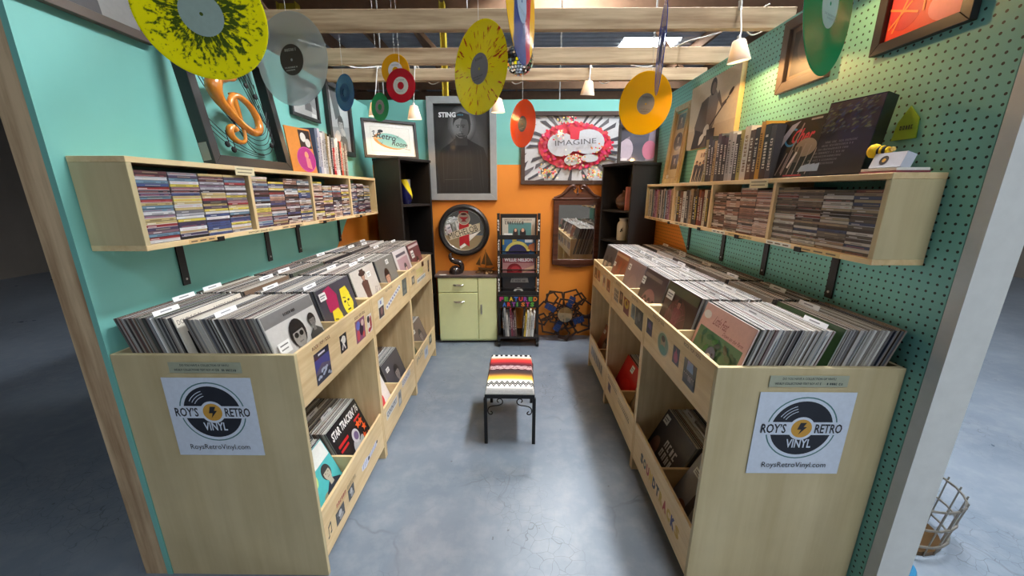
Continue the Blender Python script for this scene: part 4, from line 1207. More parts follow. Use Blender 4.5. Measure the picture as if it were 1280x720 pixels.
# round beer mirror
def beer():
    e = empty('round_mirror_sign', (-.518, 3.745, 1.122), up(0), 'round beer mirror sign with a red ribbon in a thick black frame', 'mirror sign')
    prof = [(.205, .002), (.25, .002), (.256, .02), (.25, .045), (.232, .056), (.214, .05), (.205, .03), (.205, .002)]
    MB().lathe(prof, 48).build('frame', FB, e, smooth=True)
    MB().lathe([(.196, .012), (.205, .012), (.2055, .03), (.2, .032), (.196, .03), (.196, .012)], 48).build('rim', STEEL, e, smooth=True)
    MB().lathe([(.203, .010), (.203, .016)], 48).build('mirror_glass', MIRROR, e)
    c = Canvas(z=.0164)
    TANC = S(150, 132, 100)
    c.poly([(.2 * .99 * math.cos(R(a)), .2 * .99 * math.sin(R(a))) for a in range(195, 346, 10)], TANC)
    c.poly([(-.045, .19), (.045, .19), (.05, -.04), (-.05, -.04)], S(170, 24, 36))
    c.ell(0, .115, .06, .055, S(150, 140, 128)); c.poly([(-.045, .13), (.045, .13), (0, .09)], S(150, 30, 40)); c.ell(0, .16, .03, .012, S(70, 20, 26)); c.ring(0, .115, .056, .062, S(200, 190, 170)); c.poly([(-.03, .085), (.03, .085), (0, .115)], S(120, 40, 40))
    c.poly([(-.05, -.04), (.05, -.04), (.05, -.165), (0, -.125), (-.05, -.165)], S(186, 26, 40)); c.poly([(-.05, -.165), (0, -.13), (.02, -.15), (-.04, -.185)], S(236, 232, 226))
    c.poly([(-.15, -.1), (.16, .0), (.16, .075), (-.15, -.03)], S(206, 196, 172)); c.poly([(.05, -.05), (.17, .0), (.05, -.11)], S(236, 232, 224))
    c.text('MICHELOB', -.145, -.092, .3, .06, S(40, 34, 32), rot=17.5)
    c.build('mirror_print', e, PG)
beer()

# scroll-topped mirror
def pediment_mirror():
    W_, H_, fw = .46, .64, .052
    e = empty('wall_mirror', (.598, 3.742, .78), up(0, .2), 'dark wood mirror with a scrolled pediment hanging beside the black cabinet', 'mirror')
    mb = MB()
    mb.box(-W_ / 2, -W_ / 2 + fw, .02, H_, 0, .026).box(W_ / 2 - fw, W_ / 2, .02, H_, 0, .026).box(-W_ / 2, W_ / 2, 0, fw, 0, .028).box(-W_ / 2, W_ / 2, H_ - fw, H_, 0, .027)
    mb.build('frame', DARKW, e, bevel=.003)
    MB().prism([(-W_ / 2, 0), (-.12, -.018), (-.05, -.03), (.05, -.03), (.12, -.018), (W_ / 2, 0)], 0, .022).build('apron', DARKW, e)
    MB().box(-W_ / 2 - .015, W_ / 2 + .015, H_, H_ + .014, -.0, .036).build('cornice', DARKW, e, bevel=.003)
    for s_ in (-1, 1):
        crv = [(-W_ / 2 + .0, .014), (-.16, .04), (-.11, .085), (-.075, .12), (-.045, .132), (-.028, .122), (-.03, .105), (-.045, .102), (-.05, .112)]
        P = catmull([(a, b_, 0) for a, b_ in crv], 6)
        up_ = [(p.x * -s_, H_ + p.y) for p in P]
        m = MB()
        m.tube([(u, v, .018) for u, v in up_], [.012 + .004 * math.sin(i * .1) for i in range(len(up_))], 8)
        body = [(-W_ / 2 * -s_, H_ + .014)] + [(p.x * -s_, H_ + p.y) for p in P[:30]] + [(-.045 * -s_, H_ + .08), (0, H_ + .045), (0, H_ + .014)]
        if s_ > 0: body = body[::-1]
        m.prism(body, .004, .02)
        m.build('scroll', DARKW, e)
    MB().lathe([(.012, 0), (.014, .012), (.006, .02), (.011, .034), (.008, .05), (.003, .075), (0.0, .1)], 12, M=Matrix.Translation((0, H_ + .045, .014)) @ Matrix.Rotation(R(-90), 4, 'X')).build('finial', DARKW, e, smooth=True)
    MB().box(-W_ / 2 + fw * .8, W_ / 2 - fw * .8, fw * .8, H_ - fw * .8, .004, .014).build('mirror_glass', MIRROR, e)
pediment_mirror()

# pictures on the left wall
def art_bwphoto(c, W_, H_):
    c.rect(-W_ / 2, 0, W_ / 2, H_, S(150, 152, 152)); c.poly([(-W_ / 2, 0), (W_ / 2, 0), (W_ / 2, H_ * .3), (.0, H_ * .5), (-W_ / 2, H_ * .7)], S(190, 190, 188)); c.poly([(-W_ / 2, H_ * .2), (.02, H_ * .6), (.05, H_), (-W_ / 2, H_)], S(96, 100, 100)); c.person(.05, H_ * .2, H_ * .6, S(200, 200, 198), S(70, 70, 70), S(120, 120, 122))
    c.rect(W_ / 2 - .07, .006, W_ / 2 - .01, .03, S(236, 236, 232))
framed('framed_photo', 'small black framed grey photo on the teal wall behind the clear record', 'picture', (-1.362, 2.62, 1.955), up(90), .34, .24, .02, .02, FB, art_bwphoto)
def art_bigbw(c, W_, H_):
    c.rect(-W_ / 2, 0, W_ / 2, H_, S(160, 162, 162)); c.poly([(-W_ / 2, H_ * .35), (W_ / 2, H_ * .45), (W_ / 2, H_), (-W_ / 2, H_)], S(190, 194, 194)); c.poly([(-.12, H_), (-.02, H_), (.03, H_ * .6), (-.06, H_ * .5)], S(96, 98, 100))
    c.person(.02, 0, H_ * .62, S(176, 172, 168), S(70, 66, 64), S(110, 104, 100)); c.ell(-.05, .1, .05, .04, S(206, 202, 196), rot=30); c.ell(.05, .14, .04, .025, S(200, 196, 190), rot=-30)
    c.rect(W_ / 2 - .05, -.02, W_ / 2 + .01, .0, S(236, 236, 232))
framed('framed_photo', 'large dark framed grey photo on the teal wall beside the blue record', 'picture', (-1.352, 3.105, 1.775), up(90), .41, .5, .035, .03, FB, art_bigbw)
def art_corner(c, W_, H_):
    c.rect(-W_ / 2, 0, W_ / 2, H_, S(150, 148, 146)); c.person(0, 0, H_ * .8, S(190, 186, 182), S(60, 58, 58), S(80, 78, 80))
framed('framed_photo', 'dark framed photo high on the teal wall behind the splattered yellow record', 'picture', (-1.358, 1.36, 2.03), up(90), .42, .225, .03, .024, FTP, art_corner)

# treble clef artwork in a deep frame, leaning on the teal wall shelf
def clef():
    W_, H_ = .55, .545
    e = framed('music_artwork', 'deep black frame holding a glossy wooden treble clef and wire staves', 'artwork', (-1.235, 1.872, 1.6065), up(90, 8), W_, H_, .042, .05, FB, None)
    WOODC = wood('varnished_orange_wood', S(236, 150, 50), S(200, 106, 26), 'y', rough=0.25, coat=0.8)
    pts = [(-.06, .162), (-.074, .178), (-.098, .166), (-.1, .138), (-.07, .118), (-.026, .122), (-.008, .15), (-.006, .21), (-.008, .28), (-.014, .335)]
    P = catmull([(a, b_, -.022) for a, b_ in pts], 8)
    n_ = len(P)
    rr = [(.016 if i < 6 else .012 + .004 * math.sin(i * .1)) * (.55 if i == 0 else 1) for i in range(n_)]
    MB().tube(P, rr, 10).build('clef_stem', WOODC, e, smooth=True)
    body = [(.042, .43), (.015, .405), (-.04, .392), (-.105, .368), (-.13, .326), (-.115, .278), (-.055, .226), (.0, .188), (.05, .172), (.095, .188), (.11, .235), (.085, .288), (.03, .322), (-.02, .318), (-.055, .284), (-.052, .248), (-.036, .228)]
    P = catmull([(a, b_, -.014) for a, b_ in body], 8)
    n_ = len(P)
    rr = [max(.004, .014 + .019 * math.exp(-((i / n_ - .22) / .1) ** 2) + .005 * math.exp(-((i / n_ - .55) / .12) ** 2) - .01 * max(0, 1 - i / 8) - .007 * max(0, (i - n_ + 10) / 10)) for i in range(n_)]
    MB().tube(P, rr, 12).build('clef_body', WOODC, e, smooth=True)
    for k in range(5):
        off = .022 * k
        L = catmull([(-.2 + off * .8, .5, -.035), (-.17 + off, .36 - off * .3, -.035), (-.08 + off * .6, .24 - off * .6, -.035), (.06, .17 - off, -.035), (.17, .19 - off * 1.1, -.035), (.232, .3 - off * 1.6, -.035)], 6)
        MB().tube(L, .0018, 5).build('staff_wire', BLACKM, e)
        L = catmull([(-.232, .24 - off * 1.2, -.038), (-.12, .15 - off, -.038), (.02, .09 - off * .5, -.038), (.12, .08 - off * .3, -.038)], 5)
        if k < 3: MB().tube(L, .0016, 5).build('staff_wire', BLACKM, e)
        L = catmull([(.06 + off, .5, -.036), (.1 + off, .4, -.036), (.16 + off * .6, .28, -.036), (.23, .2 - off, -.036)], 5)
        MB().tube(L, .0016, 5).build('staff_wire', BLACKM, e)
    for u, v in ((-.13, .1), (.12, .4), (.17, .36), (.19, .13), (.16, .26), (-.1, .08)):
        m = MB().lathe([(0, -.006), (.012, -.004), (.014, 0), (.012, .004), (0, .006)], 10, M=Matrix.Translation((u, v, -.03)))
        m.cyl((u + .011, v, -.03), (u + .011, v + .06, -.03), .002, n=5)
        m.build('wire_note', BLACKM, e)
    MB().box(-W_ / 2 - .0012, -W_ / 2 - .0002, .02, .09, -.046, -.012, col=S(150, 150, 146)).build('tag_sticker', PR, e)
clef()
# picture disc cover and orange cover leaning behind the clef frame
def pd(c):
    c.rect(-.09, .0, .09, .25, S(226, 140, 60)); c.rect(-.0, .14, .085, .24, S(60, 44, 40)); c.ell(.03, .2, .02, .026, S(230, 220, 210)); c.ell(.06, .17, .02, .024, S(220, 210, 200))
    c.ell(.025, .075, .068, .072, S(184, 40, 130), 30); c.ell(.03, .1, .014, .02, S(240, 160, 120)); c.poly([(.02, .09), (.05, .08), (.055, .02), (.02, .03)], S(226, 130, 140)); c.ring(.025, .075, .066, .069, S(220, 90, 170))
e = tag(MB().box(-.09, .09, 0, .25, -.006, 0, col=S(226, 150, 70)).build('picture_disc_sleeve', PG), 'orange sleeve with a pink picture disc standing beside the treble clef artwork', 'record')
put(e, (-1.24, 2.285, 1.6065), up(75, 6))
c = Canvas(); pd(c); c.build('cover_print', e, PG)

# lounge sign leaning in the corner on the left cabinet
def art_retro(c, W_, H_):
    c.rect(-W_ / 2, 0, W_ / 2, H_, S(240, 236, 226)); c.rect(-.165, .035, .165, H_ - .035, S(214, 206, 190)); c.rect(-.162, .038, .162, H_ - .038, S(240, 234, 222))
    c.ell(-.01, .12, .135, .06, S(226, 150, 70), 30, -12); c.ell(.01, .125, .13, .055, S(150, 200, 184), 30, -12); c.poly([(-.14, .13), (-.06, .14), (-.14, .16)], S(236, 180, 110))
    K = S(50, 40, 40)
    c.text('Retro', -.12, .145, .16, .05, K, bold=.01, rot=-8, shear=.2); c.text('Room', .005, .09, .13, .045, K, bold=.01, rot=-8, shear=.2)
    c.line([(-.15, .19), (-.13, .2), (-.14, .17), (-.12, .155), (-.15, .15)], .006, K); c.ell(-.08, .2, .022, .012, S(30, 26, 26)); c.line([(.1, .07), (.16, .055)], .004, S(120, 110, 100))
    for u, v in ((-.08, .1), (.06, .16)): c.line([(u - .012, v - .012), (u + .012, v + .012)], .002, K); c.line([(u - .012, v + .012), (u + .012, v - .012)], .002, K)
framed('framed_sign', 'white lounge sign with a mint oval and script lettering, leaning on the left black cabinet', 'sign', (-1.065, 3.385, 1.7745), up(32, 7), .46, .315, .022, .02, FB, art_retro)

# suited figure picture on the right cabinet
def art_suit(c, W_, H_):
    c.rect(-W_ / 2, 0, W_ / 2, H_, S(120, 108, 122)); c.poly([(-.04, .0), (.07, 0), (.1, .3), (-.09, .3)], S(70, 70, 84)); c.ell(-.1, .1, .06, .09, S(176, 162, 176)); c.ell(.1, .09, .06, .08, S(176, 100, 124)); c.poly([(-.015, .3), (.035, .3), (.012, .2)], S(226, 214, 196)); c.poly([(.004, .28), (.018, .28), (.012, .21)], S(150, 120, 70))
    c.poly([(-W_ / 2, .16), (-.06, .22), (-.08, .32), (-W_ / 2, .3)], S(60, 60, 74)); c.rect(-W_ / 2 + .005, .003, -W_ / 2 + .06, .025, S(200, 196, 200)); c.person(.012, .2, .13, S(190, 150, 130), S(60, 44, 40), S(60, 60, 74))
framed('framed_print', 'dark framed print of a suited figure standing on the right black cabinet', 'picture', (1.075, 3.50, 1.7365), up(-8, 4), .345, .33, .026, .02, FB, art_suit)

# right wall
def art_guit(c, W_, H_):
    c.rect(-W_ / 2, 0, W_ / 2, H_, S(206, 192, 168)); c.rect(-W_ / 2, 0, W_ / 2, H_ * .3, S(196, 180, 156))
    K, K2 = S(64, 54, 50), S(104, 92, 84)
    c.poly([(-.16, 0), (.02, 0), (.05, .12), (.02, .26), (-.05, .3), (-.13, .28), (-.2, .14)], K2); c.poly([(-.05, .1), (.06, .12), (.09, .27), (.04, .32), (-.04, .3)], S(130, 116, 106)); c.ell(.005, .345, .038, .05, K); c.ell(.012, .335, .024, .034, S(120, 100, 90))
    c.poly([(.06, .28), (.13, .2), (.18, .22), (.17, .24), (.13, .225), (.08, .31)], K2)
    c.line([(-.1, .04), (.2, .25)], .012, K); c.ell(-.09, .05, .07, .04, K, 20, 35); c.ell(-.09, .05, .05, .022, S(220, 214, 204), 18, 35); c.ell(-.03, .1, .04, .03, S(210, 204, 194), 16, 35); c.poly([(-.22, 0), (-.12, 0), (-.1, .1), (-.18, .12)], S(50, 44, 42)); c.rect(-.02, 0, .08, .1, S(60, 52, 50)); c.ell(.22, .27, .03, .012, K, 10, 35)
e = empty('canvas_print', (1.238, 2.545, 1.778), up(-90), 'sepia canvas print of a guitarist on the pegboard wall', 'picture')
MB().box(-.293, .293, 0, .40, -.006, .022, col=S(226, 196, 136)).build('canvas', PR, e)
c = Canvas(z=.0224); c.mb = MB(); art_guit(c, .586, .40); c.build('print', e, PR)

def art_gold(c, W_, H_):
    c.rect(-W_ / 2, 0, W_ / 2, H_, S(176, 152, 112)); c.rect(-W_ / 2 + .012, .012, W_ / 2 - .012, H_ - .012, S(190, 166, 126))
    for v, k in ((.07, 0), (.215, 1), (.36, 0)):
        if k: c.ell(0, v + .055, .075, .065, S(96, 84, 70)); c.person(0, v, .11, S(190, 170, 140), S(60, 50, 40), S(110, 96, 80))
        else: c.rect(-.06, v, .06, v + .105, S(90, 78, 66)); c.person(0, v, .1, S(190, 170, 140), S(60, 50, 40), S(120, 104, 86))
    c.rect(-W_ / 2 + .005, .005, -W_ / 2 + .05, .03, S(230, 226, 214))
g = framed('framed_collage', 'tall gilded frame with three small pictures leaning at the far end of the pegboard shelf', 'picture', (1.185, 3.02, 1.553), up(-90, 5), .30, .575, .042, .02, FGO, art_gold)
m = MB()
for i in range(44):
    for s_ in (-1, 1): m.lathe([(0, 0), (.005, .001), (.006, .004), (.004, .008), (0, .009)], 6, M=Matrix.Translation((s_ * .118, .03 + i * .012, -.001)))
tag(m.build('beading', FGO, g), kind='stuff')
def art_band(c, W_, H_):
    c.rect(-W_ / 2, 0, W_ / 2, H_, S(224, 196, 160)); c.text('Doors', -.045, .155, .09, .03, S(110, 60, 46), bold=.01) if False else c.scrawl(-.05, .155, .1, .028, S(120, 70, 54))
    for i in range(5): c.person(-.07 + .035 * i, .004, .13 - .01 * (i % 2), S(170, 120, 96), S(50, 34, 30), S(70, 52, 48), S(60, 44, 40))
e = empty('band_photo', (1.155, 2.455, 1.553), up(-80, 9), 'small sepia band photo block standing on the pegboard shelf', 'picture')
MB().box(-.1, .1, 0, .205, -.02, 0, col=S(206, 170, 110)).build('block', PR, e)
c = Canvas(); art_band(c, .196, .2); c.build('print', e, PG)

def art_dark(c, W_, H_):
    c.rect(-W_ / 2, 0, W_ / 2, H_, S(110, 96, 84)); c.rect(-W_ / 2 + .02, .02, W_ / 2 - .02, H_ - .02, S(60, 56, 56)); c.ell(0, .13, .06, .07, S(90, 80, 76))
framed('framed_print', 'wide taupe framed dark print on the pegboard behind the green record', 'picture', (1.2225, 1.805, 1.94), up(-90), .3, .3, .042, .022, FTP, art_dark)
def art_red2(c, W_, H_):
    c.rect(-W_ / 2, 0, W_ / 2, H_, S(206, 60, 44)); c.ell(.05, .2, .09, .1, S(236, 130, 50)); c.ell(.08, .05, .07, .05, S(220, 120, 130)); c.ell(-.06, .1, .06, .08, S(180, 40, 50))
    for i in range(14): c.line([(rnd.uniform(-.12, .12), rnd.uniform(.02, .28)), (rnd.uniform(-.12, .12), rnd.uniform(.02, .28))], .006, S(226, 120, 60))
framed('framed_print', 'black framed red and orange print at the near end of the pegboard wall', 'picture', (1.2225, 1.318, 1.948), up(-90), .3, .3, .032, .022, FB, art_red2)

# things on the pegboard shelf top
def art_ch(c):
    K = S(34, 32, 36)
    c.rect(-.105, .004, .105, .226, K)
    c.text('Cher', -.05, .135, .1, .055, S(206, 60, 80), bold=.02, shear=.35)
    c.ring(-.045, .16, .028, .036, S(70, 150, 200), 60, 330, 20); c.poly([(-.095, .12), (-.03, .21), (-.02, .222), (-.06, .21), (-.1, .16)], S(170, 170, 186)); c.line([(.0, .21), (-.06, .02)], .006, S(150, 140, 140))
    c.ell(.035, .115, .05, .035, S(150, 136, 124)); c.rect(-.01, .06, .02, .12, S(96, 88, 82))
    for i in range(6): c.line([(-.05 + .028 * i, .13 - .01 * abs(i - 3)), (-.085 + .03 * i, .012)], .0045, S(166, 154, 146))
    c.line([(.0, .1), (-.03, .04)], .01, S(230, 226, 220)); c.rect(-.04, .006, .05, .012, S(170, 60, 70)); c.rect(.03, .215, .08, .222, S(150, 150, 150))
e = tag(MB().box(-.105, .105, 0, .23, -.026, 0, col=S(40, 38, 42)).build('art_book', PG), 'black book facing out with a coloured name and silver streaks, on the pegboard shelf', 'book')
put(e, (1.125, 1.605, 1.553), up(-84, 6))
c = Canvas(); art_ch(c); c.build('cover_print', e, PG)
def art_plq(c):
    c.rect(-.105, .006, .105, .31, S(66, 58, 54)); c.rect(-.105, .19, .105, .31, S(78, 66, 58))
    for i in range(120): c.ell(rnd.uniform(-.095, .095), rnd.uniform(.18, .3), rnd.uniform(.006, .014), .004, S(*[rnd.randint(64, 120)] * 2, rnd.randint(60, 96)), 6, rnd.uniform(0, 60))
    for j in range(7): c.scrawl(-.06 - .004 * j, .135 - .017 * j, .13, .008, S(130, 122, 118))
    for j in range(3): c.poly([(-.1 + .02 * j, .006), (-.07 + .03 * j, .006), (-.05 + .02 * j, .04), (-.09 + .02 * j, .03)], S(206, 210, 216))
e = tag(MB().box(-.087, .087, 0, .255, -.05, 0, col=S(24, 24, 26)).build('canvas_plaque', PG), 'thick dark canvas plaque with faint lettering leaning on the pegboard shelf', 'plaque')
put(e, (1.105, 1.372, 1.553), up(-76, 10))
c = Canvas(); art_plq(c); q_ = c.build('print', e, PG); q_.scale = (.81, .81, 1)
# crocheted yellow toy with a striped body
e = empty('yarn_toy', (1.135, 1.262, 1.6225), (0, 0, R(-75)), 'small yellow and black striped crocheted toy beside the plaque', 'toy')
YRN, YRK = plain('yellow_yarn', S(240, 196, 30), 0.9, bump=.8, scale=300), plain('black_yarn', S(40, 38, 30), 0.9, bump=.8, scale=300)
MB().lathe([(0, -.03), (.016, -.026), (.025, -.012), (.027, 0), (.024, .014), (.014, .026), (0, .03)], 16).build('head', YRN, e, smooth=True)
for i in range(4):
    r_ = (.023, .024, .022, .017)[i]
    MB().lathe([(0, 0), (r_ * .9, 0), (r_, .004), (r_ * .95, .009), (0, .009)], 14, M=Matrix.Translation((.018 + .0095 * i, 0, -.003)) @ Matrix.Rotation(R(90), 4, 'Y')).build('body_stripe', YRK if i % 2 == 0 else YRN, e, smooth=True)
MB().lathe([(0, -.012), (.009, -.006), (.011, 0), (.008, .008), (0, .011)], 10, M=Matrix.Translation((.066, 0, .002))).build('tail_tip', plain('straw_yarn', S(206, 170, 90), 0.9), e, smooth=True)
for a, b_ in ((-.012, .01), (.006, .016)): MB().lathe([(0, -.003), (.003, 0), (0, .003)], 8, M=Matrix.Translation((-.018, a, b_))).build('eye', YRK, e)
e.scale = (.72, .72, .72)
# flat cards and a small box
mb = MB().box(-.06, .06, 0, .1, 0, .006, col=S(120, 60, 70)).box(-.058, .058, .002, .098, .006, .014, col=S(236, 236, 232))
e = tag(mb.build('card_stack', PG), 'flat stack of red-edged cards at the near end of the pegboard shelf', 'cards')
put(e, (1.10, 1.2, 1.553), (0, 0, R(-90)))
def boxprint():
    mb = MB().box(-.05, .05, -.0, .045, -.03, 0, col=S(206, 212, 226))
    e = tag(mb.build('business_card_box', PG), 'small white printed card box on the near end of the pegboard shelf', 'box')
    put(e, (1.112, 1.195, 1.5695), up(-90, 18))
    c = Canvas(); c.ell(-.01, .022, .014, .014, S(40, 44, 56)); c.ell(-.01, .022, .006, .006, S(206, 160, 70)); c.build('print', e, PR)
boxprint()
e = tag(MB().prism([(-.04, 0), (.04, 0), (.035, .06), (.0, .1), (-.03, .055)], -.003, 0, col=S(150, 190, 60)).build('pegboard_card', PG), 'lime green card hanging on the pegboard behind the yellow toy', 'card')
put(e, (1.241, 1.29, 1.66), up(-90))
c = Canvas(); c.scrawl(-.025, .03, .05, .012, S(40, 60, 30)); c.build('lettering', e, PR)
# ------------------------------------------------------------------ furniture at the back
def corner_cabinet(label, P0, front_dir, wd, dp, H_, mirror, shelves, legs=0.0):
    """P0: the corner nearest the camera; front runs from P0 along front_dir; local x along the front, y back, z up"""
    ang = math.atan2(front_dir[1], front_dir[0])
    if mirror: ang = math.atan2(-front_dir[1], -front_dir[0])
    e = empty('display_cabinet', (P0[0], P0[1], 0), (0, 0, ang), label, 'cabinet', 'black corner cabinets')
    x0, x1 = (-wd, 0) if mirror else (0, wd)
    th = .018
    for x in (x0, x1 - th): MB().box(x, x + th, 0, dp, 0, H_ - .022).build('side_panel', BLACK, e, bevel=.001)
    MB().box(x0 - .004, x1 + .004, -.008, dp + .002, H_ - .0215, H_).build('top_board', BLACK, e, bevel=.001)
    MB().box(x0 + th, x1 - th, dp - .008, dp, 0.02, H_ - .022).build('back_panel', BLACK, e)
    for z in shelves: MB().box(x0 + th, x1 - th, .01, dp - .008, z - .018, z).build('shelf_board', BLACK, e)
    MB().box(x0 + th, x1 - th, .015, .03, 0, .07).build('plinth', BLACK, e)
    return e
LC = corner_cabinet('tall black open cabinet in the left back corner', (-.98, 3.25), (.457, .89), .40, .30, 1.774, False, (.08, .5, .92, 1.385))
RC = corner_cabinet('tall black open cabinet in the right back corner', (.97, 3.235), (-.42, .907), .41, .30, 1.736, True, (.08, .5, .80, 1.062, 1.335))
def cw(e, x, y, z): return e.location + Matrix.Rotation(e.rotation_euler.z, 3, 'Z') @ Vector((x, y, z))
# glass vase with blue and yellow swirl
t = NT('swirl_glass')
sp = t.n('ShaderNodeSeparateXYZ'); t.l(t.coords(), sp.inputs[0])
an = t.math('ARCTAN2', sp.outputs[1], sp.outputs[0])
f = t.math('FRACT', t.math('MULTIPLY_ADD', sp.outputs[2], 2.2, t.math('MULTIPLY', an, .159)))
t.l(t.ramp(f, [(0.0, S(26, 28, 90)), (0.42, S(20, 22, 70)), (0.46, S(236, 216, 50)), (0.62, S(226, 206, 40)), (0.66, S(150, 150, 156)), (0.78, S(28, 28, 40)), (1.0, S(26, 28, 90))]), t.b.inputs['Base Color'])
t.b.inputs['Roughness'].default_value = .12; t.b.inputs['Coat Weight'].default_value = .6
e = MB().lathe([(.0, 0), (.034, .002), (.048, .03), (.056, .075), (.05, .12), (.042, .155), (.047, .195), (.053, .215), (.048, .213), (.037, .155), (.045, .11), (.048, .075), (.0, .01)], 28).build('glass_vase', t.m, smooth=True)
tag(e, 'tall glass vase swirled in navy and yellow in the left black cabinet', 'vase')
put(e, cw(LC, .19, .12, 1.3855), (0, 0, R(-120)))
JUG = plain('brown_glaze', S(92, 62, 46), 0.2, var=.35, scale=30, coat=.5)
e = empty('round_jug', cw(RC, -.23, .12, 1.3355), (0, 0, 0), 'round dark brown glazed jug in the right black cabinet', 'jug')
MB().lathe([(0, 0), (.04, .001), (.064, .025), (.077, .065), (.074, .1), (.052, .132), (.022, .148), (.016, .156), (.019, .172), (.013, .172), (.01, .15), (0, .15)], 28).build('body', JUG, e, smooth=True)
e = tag(MB().box(-.055, .055, 0, .2, 0, .003, col=S(214, 136, 120)).build('pink_card', PR), 'pale pink folded card leaning beside the brown jug', 'card')
put(e, cw(RC, -.09, .08, 1.3357), (R(90), 0, RC.rotation_euler.z + R(70)))
e2 = tag(MB().box(-.05, .05, 0, .15, 0, .003, col=S(206, 120, 110)).build('pink_card', PR), 'shorter pink card behind the pale pink folded card', 'card')
put(e2, cw(RC, -.06, .14, 1.3357), (R(90), 0, RC.rotation_euler.z + R(64)))
CER = plain('cream_ceramic', S(214, 206, 188), 0.3, var=.06, coat=.3)
e = empty('ceramic_vase', cw(RC, -.19, .1, 1.0625), (0, 0, 0), 'cream ceramic vase with a dark leaf motif in the right black cabinet', 'vase')
MB().lathe([(0, 0), (.05, .001), (.054, .01), (.055, .13), (.05, .155), (.036, .172), (.034, .18), (.042, .2), (.036, .2), (.03, .178), (0, .17)], 24).build('body', CER, e, smooth=True)
m = MB()
for du, dz, r_ in ((-.004, .1, .01), (.006, .09, .008), (-.012, .085, .007), (.004, .112, .006)):
    m.lathe([(0, -.001), (r_, -.0005), (r_, .0005), (0, .001)], 8, M=Matrix.Translation((-.022 + du, -.0505, dz)) @ Matrix.Rotation(R(24), 4, 'Z') @ Matrix.Rotation(R(90), 4, 'X'))
m.build('leaf_motif', BLACK, e)

# green metal cabinet
GRN = plain('celery_green_enamel', S(224, 228, 170), 0.35, var=.05, coat=.2)
TOPM = plain('dark_laminate', S(92, 80, 76), 0.3, var=.15)
e = empty('kitchen_cabinet', (-.478, 3.53, 0), (0, 0, R(1.0)), 'pale green enamel kitchen cabinet with dark top against the orange wall', 'cabinet')
MB().box(-.29, .29, .012, .20, .02, .685).build('body', GRN, e, bevel=.004)
MB().box(-.275, .275, .03, .19, 0.001, .02).build('plinth', BLACK, e)
MB().box(-.315, .315, -.012, .208, .6855, .71).build('worktop', TOPM, e, bevel=.004)
d = MB().box(-.288, .1, -.004, .0115, .535, .68).build('drawer', GRN, e, bevel=.004)
def handle(par, u, v, vert=False):
    m = MB()
    if vert: m.box(u - .008, u + .008, -.009, -.0045, v - .05, v + .05); m.tube([(u, -.006, v - .035), (u, -.022, v - .012), (u, -.022, v + .012), (u, -.006, v + .035)], .005, 6)
    else: m.poly3 = None; m.box(u - .05, u + .05, -.009, -.0045, v - .006, v + .006); m.tube([(u - .045, -.006, v), (u - .02, -.026, v - .004), (u + .03, -.026, v - .004), (u + .048, -.006, v + .004)], .006, 6)
    return m.build('handle', STEEL, par)
handle(d, -.085, .612)
d = MB().box(-.288, .1, -.004, .0115, .04, .529).build('door', GRN, e, bevel=.004); handle(d, -.085, .44)
d = MB().box(.106, .288, -.004, .0115, .04, .68).build('door', GRN, e, bevel=.004); handle(d, .135, .36, True)
MB().box(-.27, -.2, .0, .03, .7102, .7112, col=S(232, 230, 222)).build('paper_slip', PR, e)
# dark abstract sculpture: a coil over a dome
SCUL = plain('dark_polished_stone', S(44, 36, 34), 0.25, coat=.5, var=.3)
e = empty('stone_sculpture', (-.60, 3.60, .7105), (0, 0, 0), 'dark polished figure with a curled top on the green cabinet', 'sculpture')
MB().lathe([(0, 0), (.062, .001), (.064, .02), (.055, .05), (.03, .075), (0, .084)], 20).build('base_dome', SCUL, e, smooth=True)
P = catmull([(.055, 0, .01), (.068, 0, .06), (.05, 0, .105), (.0, 0, .12), (-.035, 0, .145), (-.045, 0, .185), (-.03, 0, .2)], 6)
MB().tube(P, [.02 + .012 * math.sin(math.pi * i / (len(P) - 1)) - .012 * (i / len(P)) for i in range(len(P))], 10).build('coil', SCUL, e, smooth=True)
# model sailing ship of thin metal
BRZ = plain('bronzed_metal', S(110, 84, 56), 0.4, metal=.8, var=.3)
e = empty('ship_model', (-.30, 3.62, .7105), (0, 0, R(-8)), 'small bronzed metal sailing ship on a rough base, on the green cabinet', 'ship model')
m = MB()
for i in range(14): m.lathe([(0, 0), (.03, .002), (.022, .014), (0, .02)], 7, M=Matrix.Translation((rnd.uniform(-.075, .075), rnd.uniform(-.03, .03), rnd.uniform(0, .012))) @ Matrix.Rotation(rnd.uniform(0, 3), 4, 'Z'))
m.build('rock_base', BRZ, e)
MB().prism([(-.075, .055), (-.06, .03), (.055, .03), (.09, .062), (.05, .05), (-.04, .05)], -.014, .014, M=Matrix.Rotation(R(90), 4, 'X')).build('hull', BRZ, e)
MB().cyl((0, 0, .03), (0, 0, .235), .0025, n=6).build('mast', BRZ, e)
MB().cyl((-.05, 0, .04), (-.05, 0, .17), .002, n=6).build('mast', BRZ, e)
for sh in ([(.004, .075), (.075, .08), (.05, .13), (.006, .215)], [(-.006, .085), (-.045, .09), (-.006, .2)], [(-.055, .075), (-.1, .085), (-.056, .16)]):
    MB().prism(sh, -.0012, .0012, M=Matrix.Rotation(R(90), 4, 'X')).build('sail', BRZ, e)

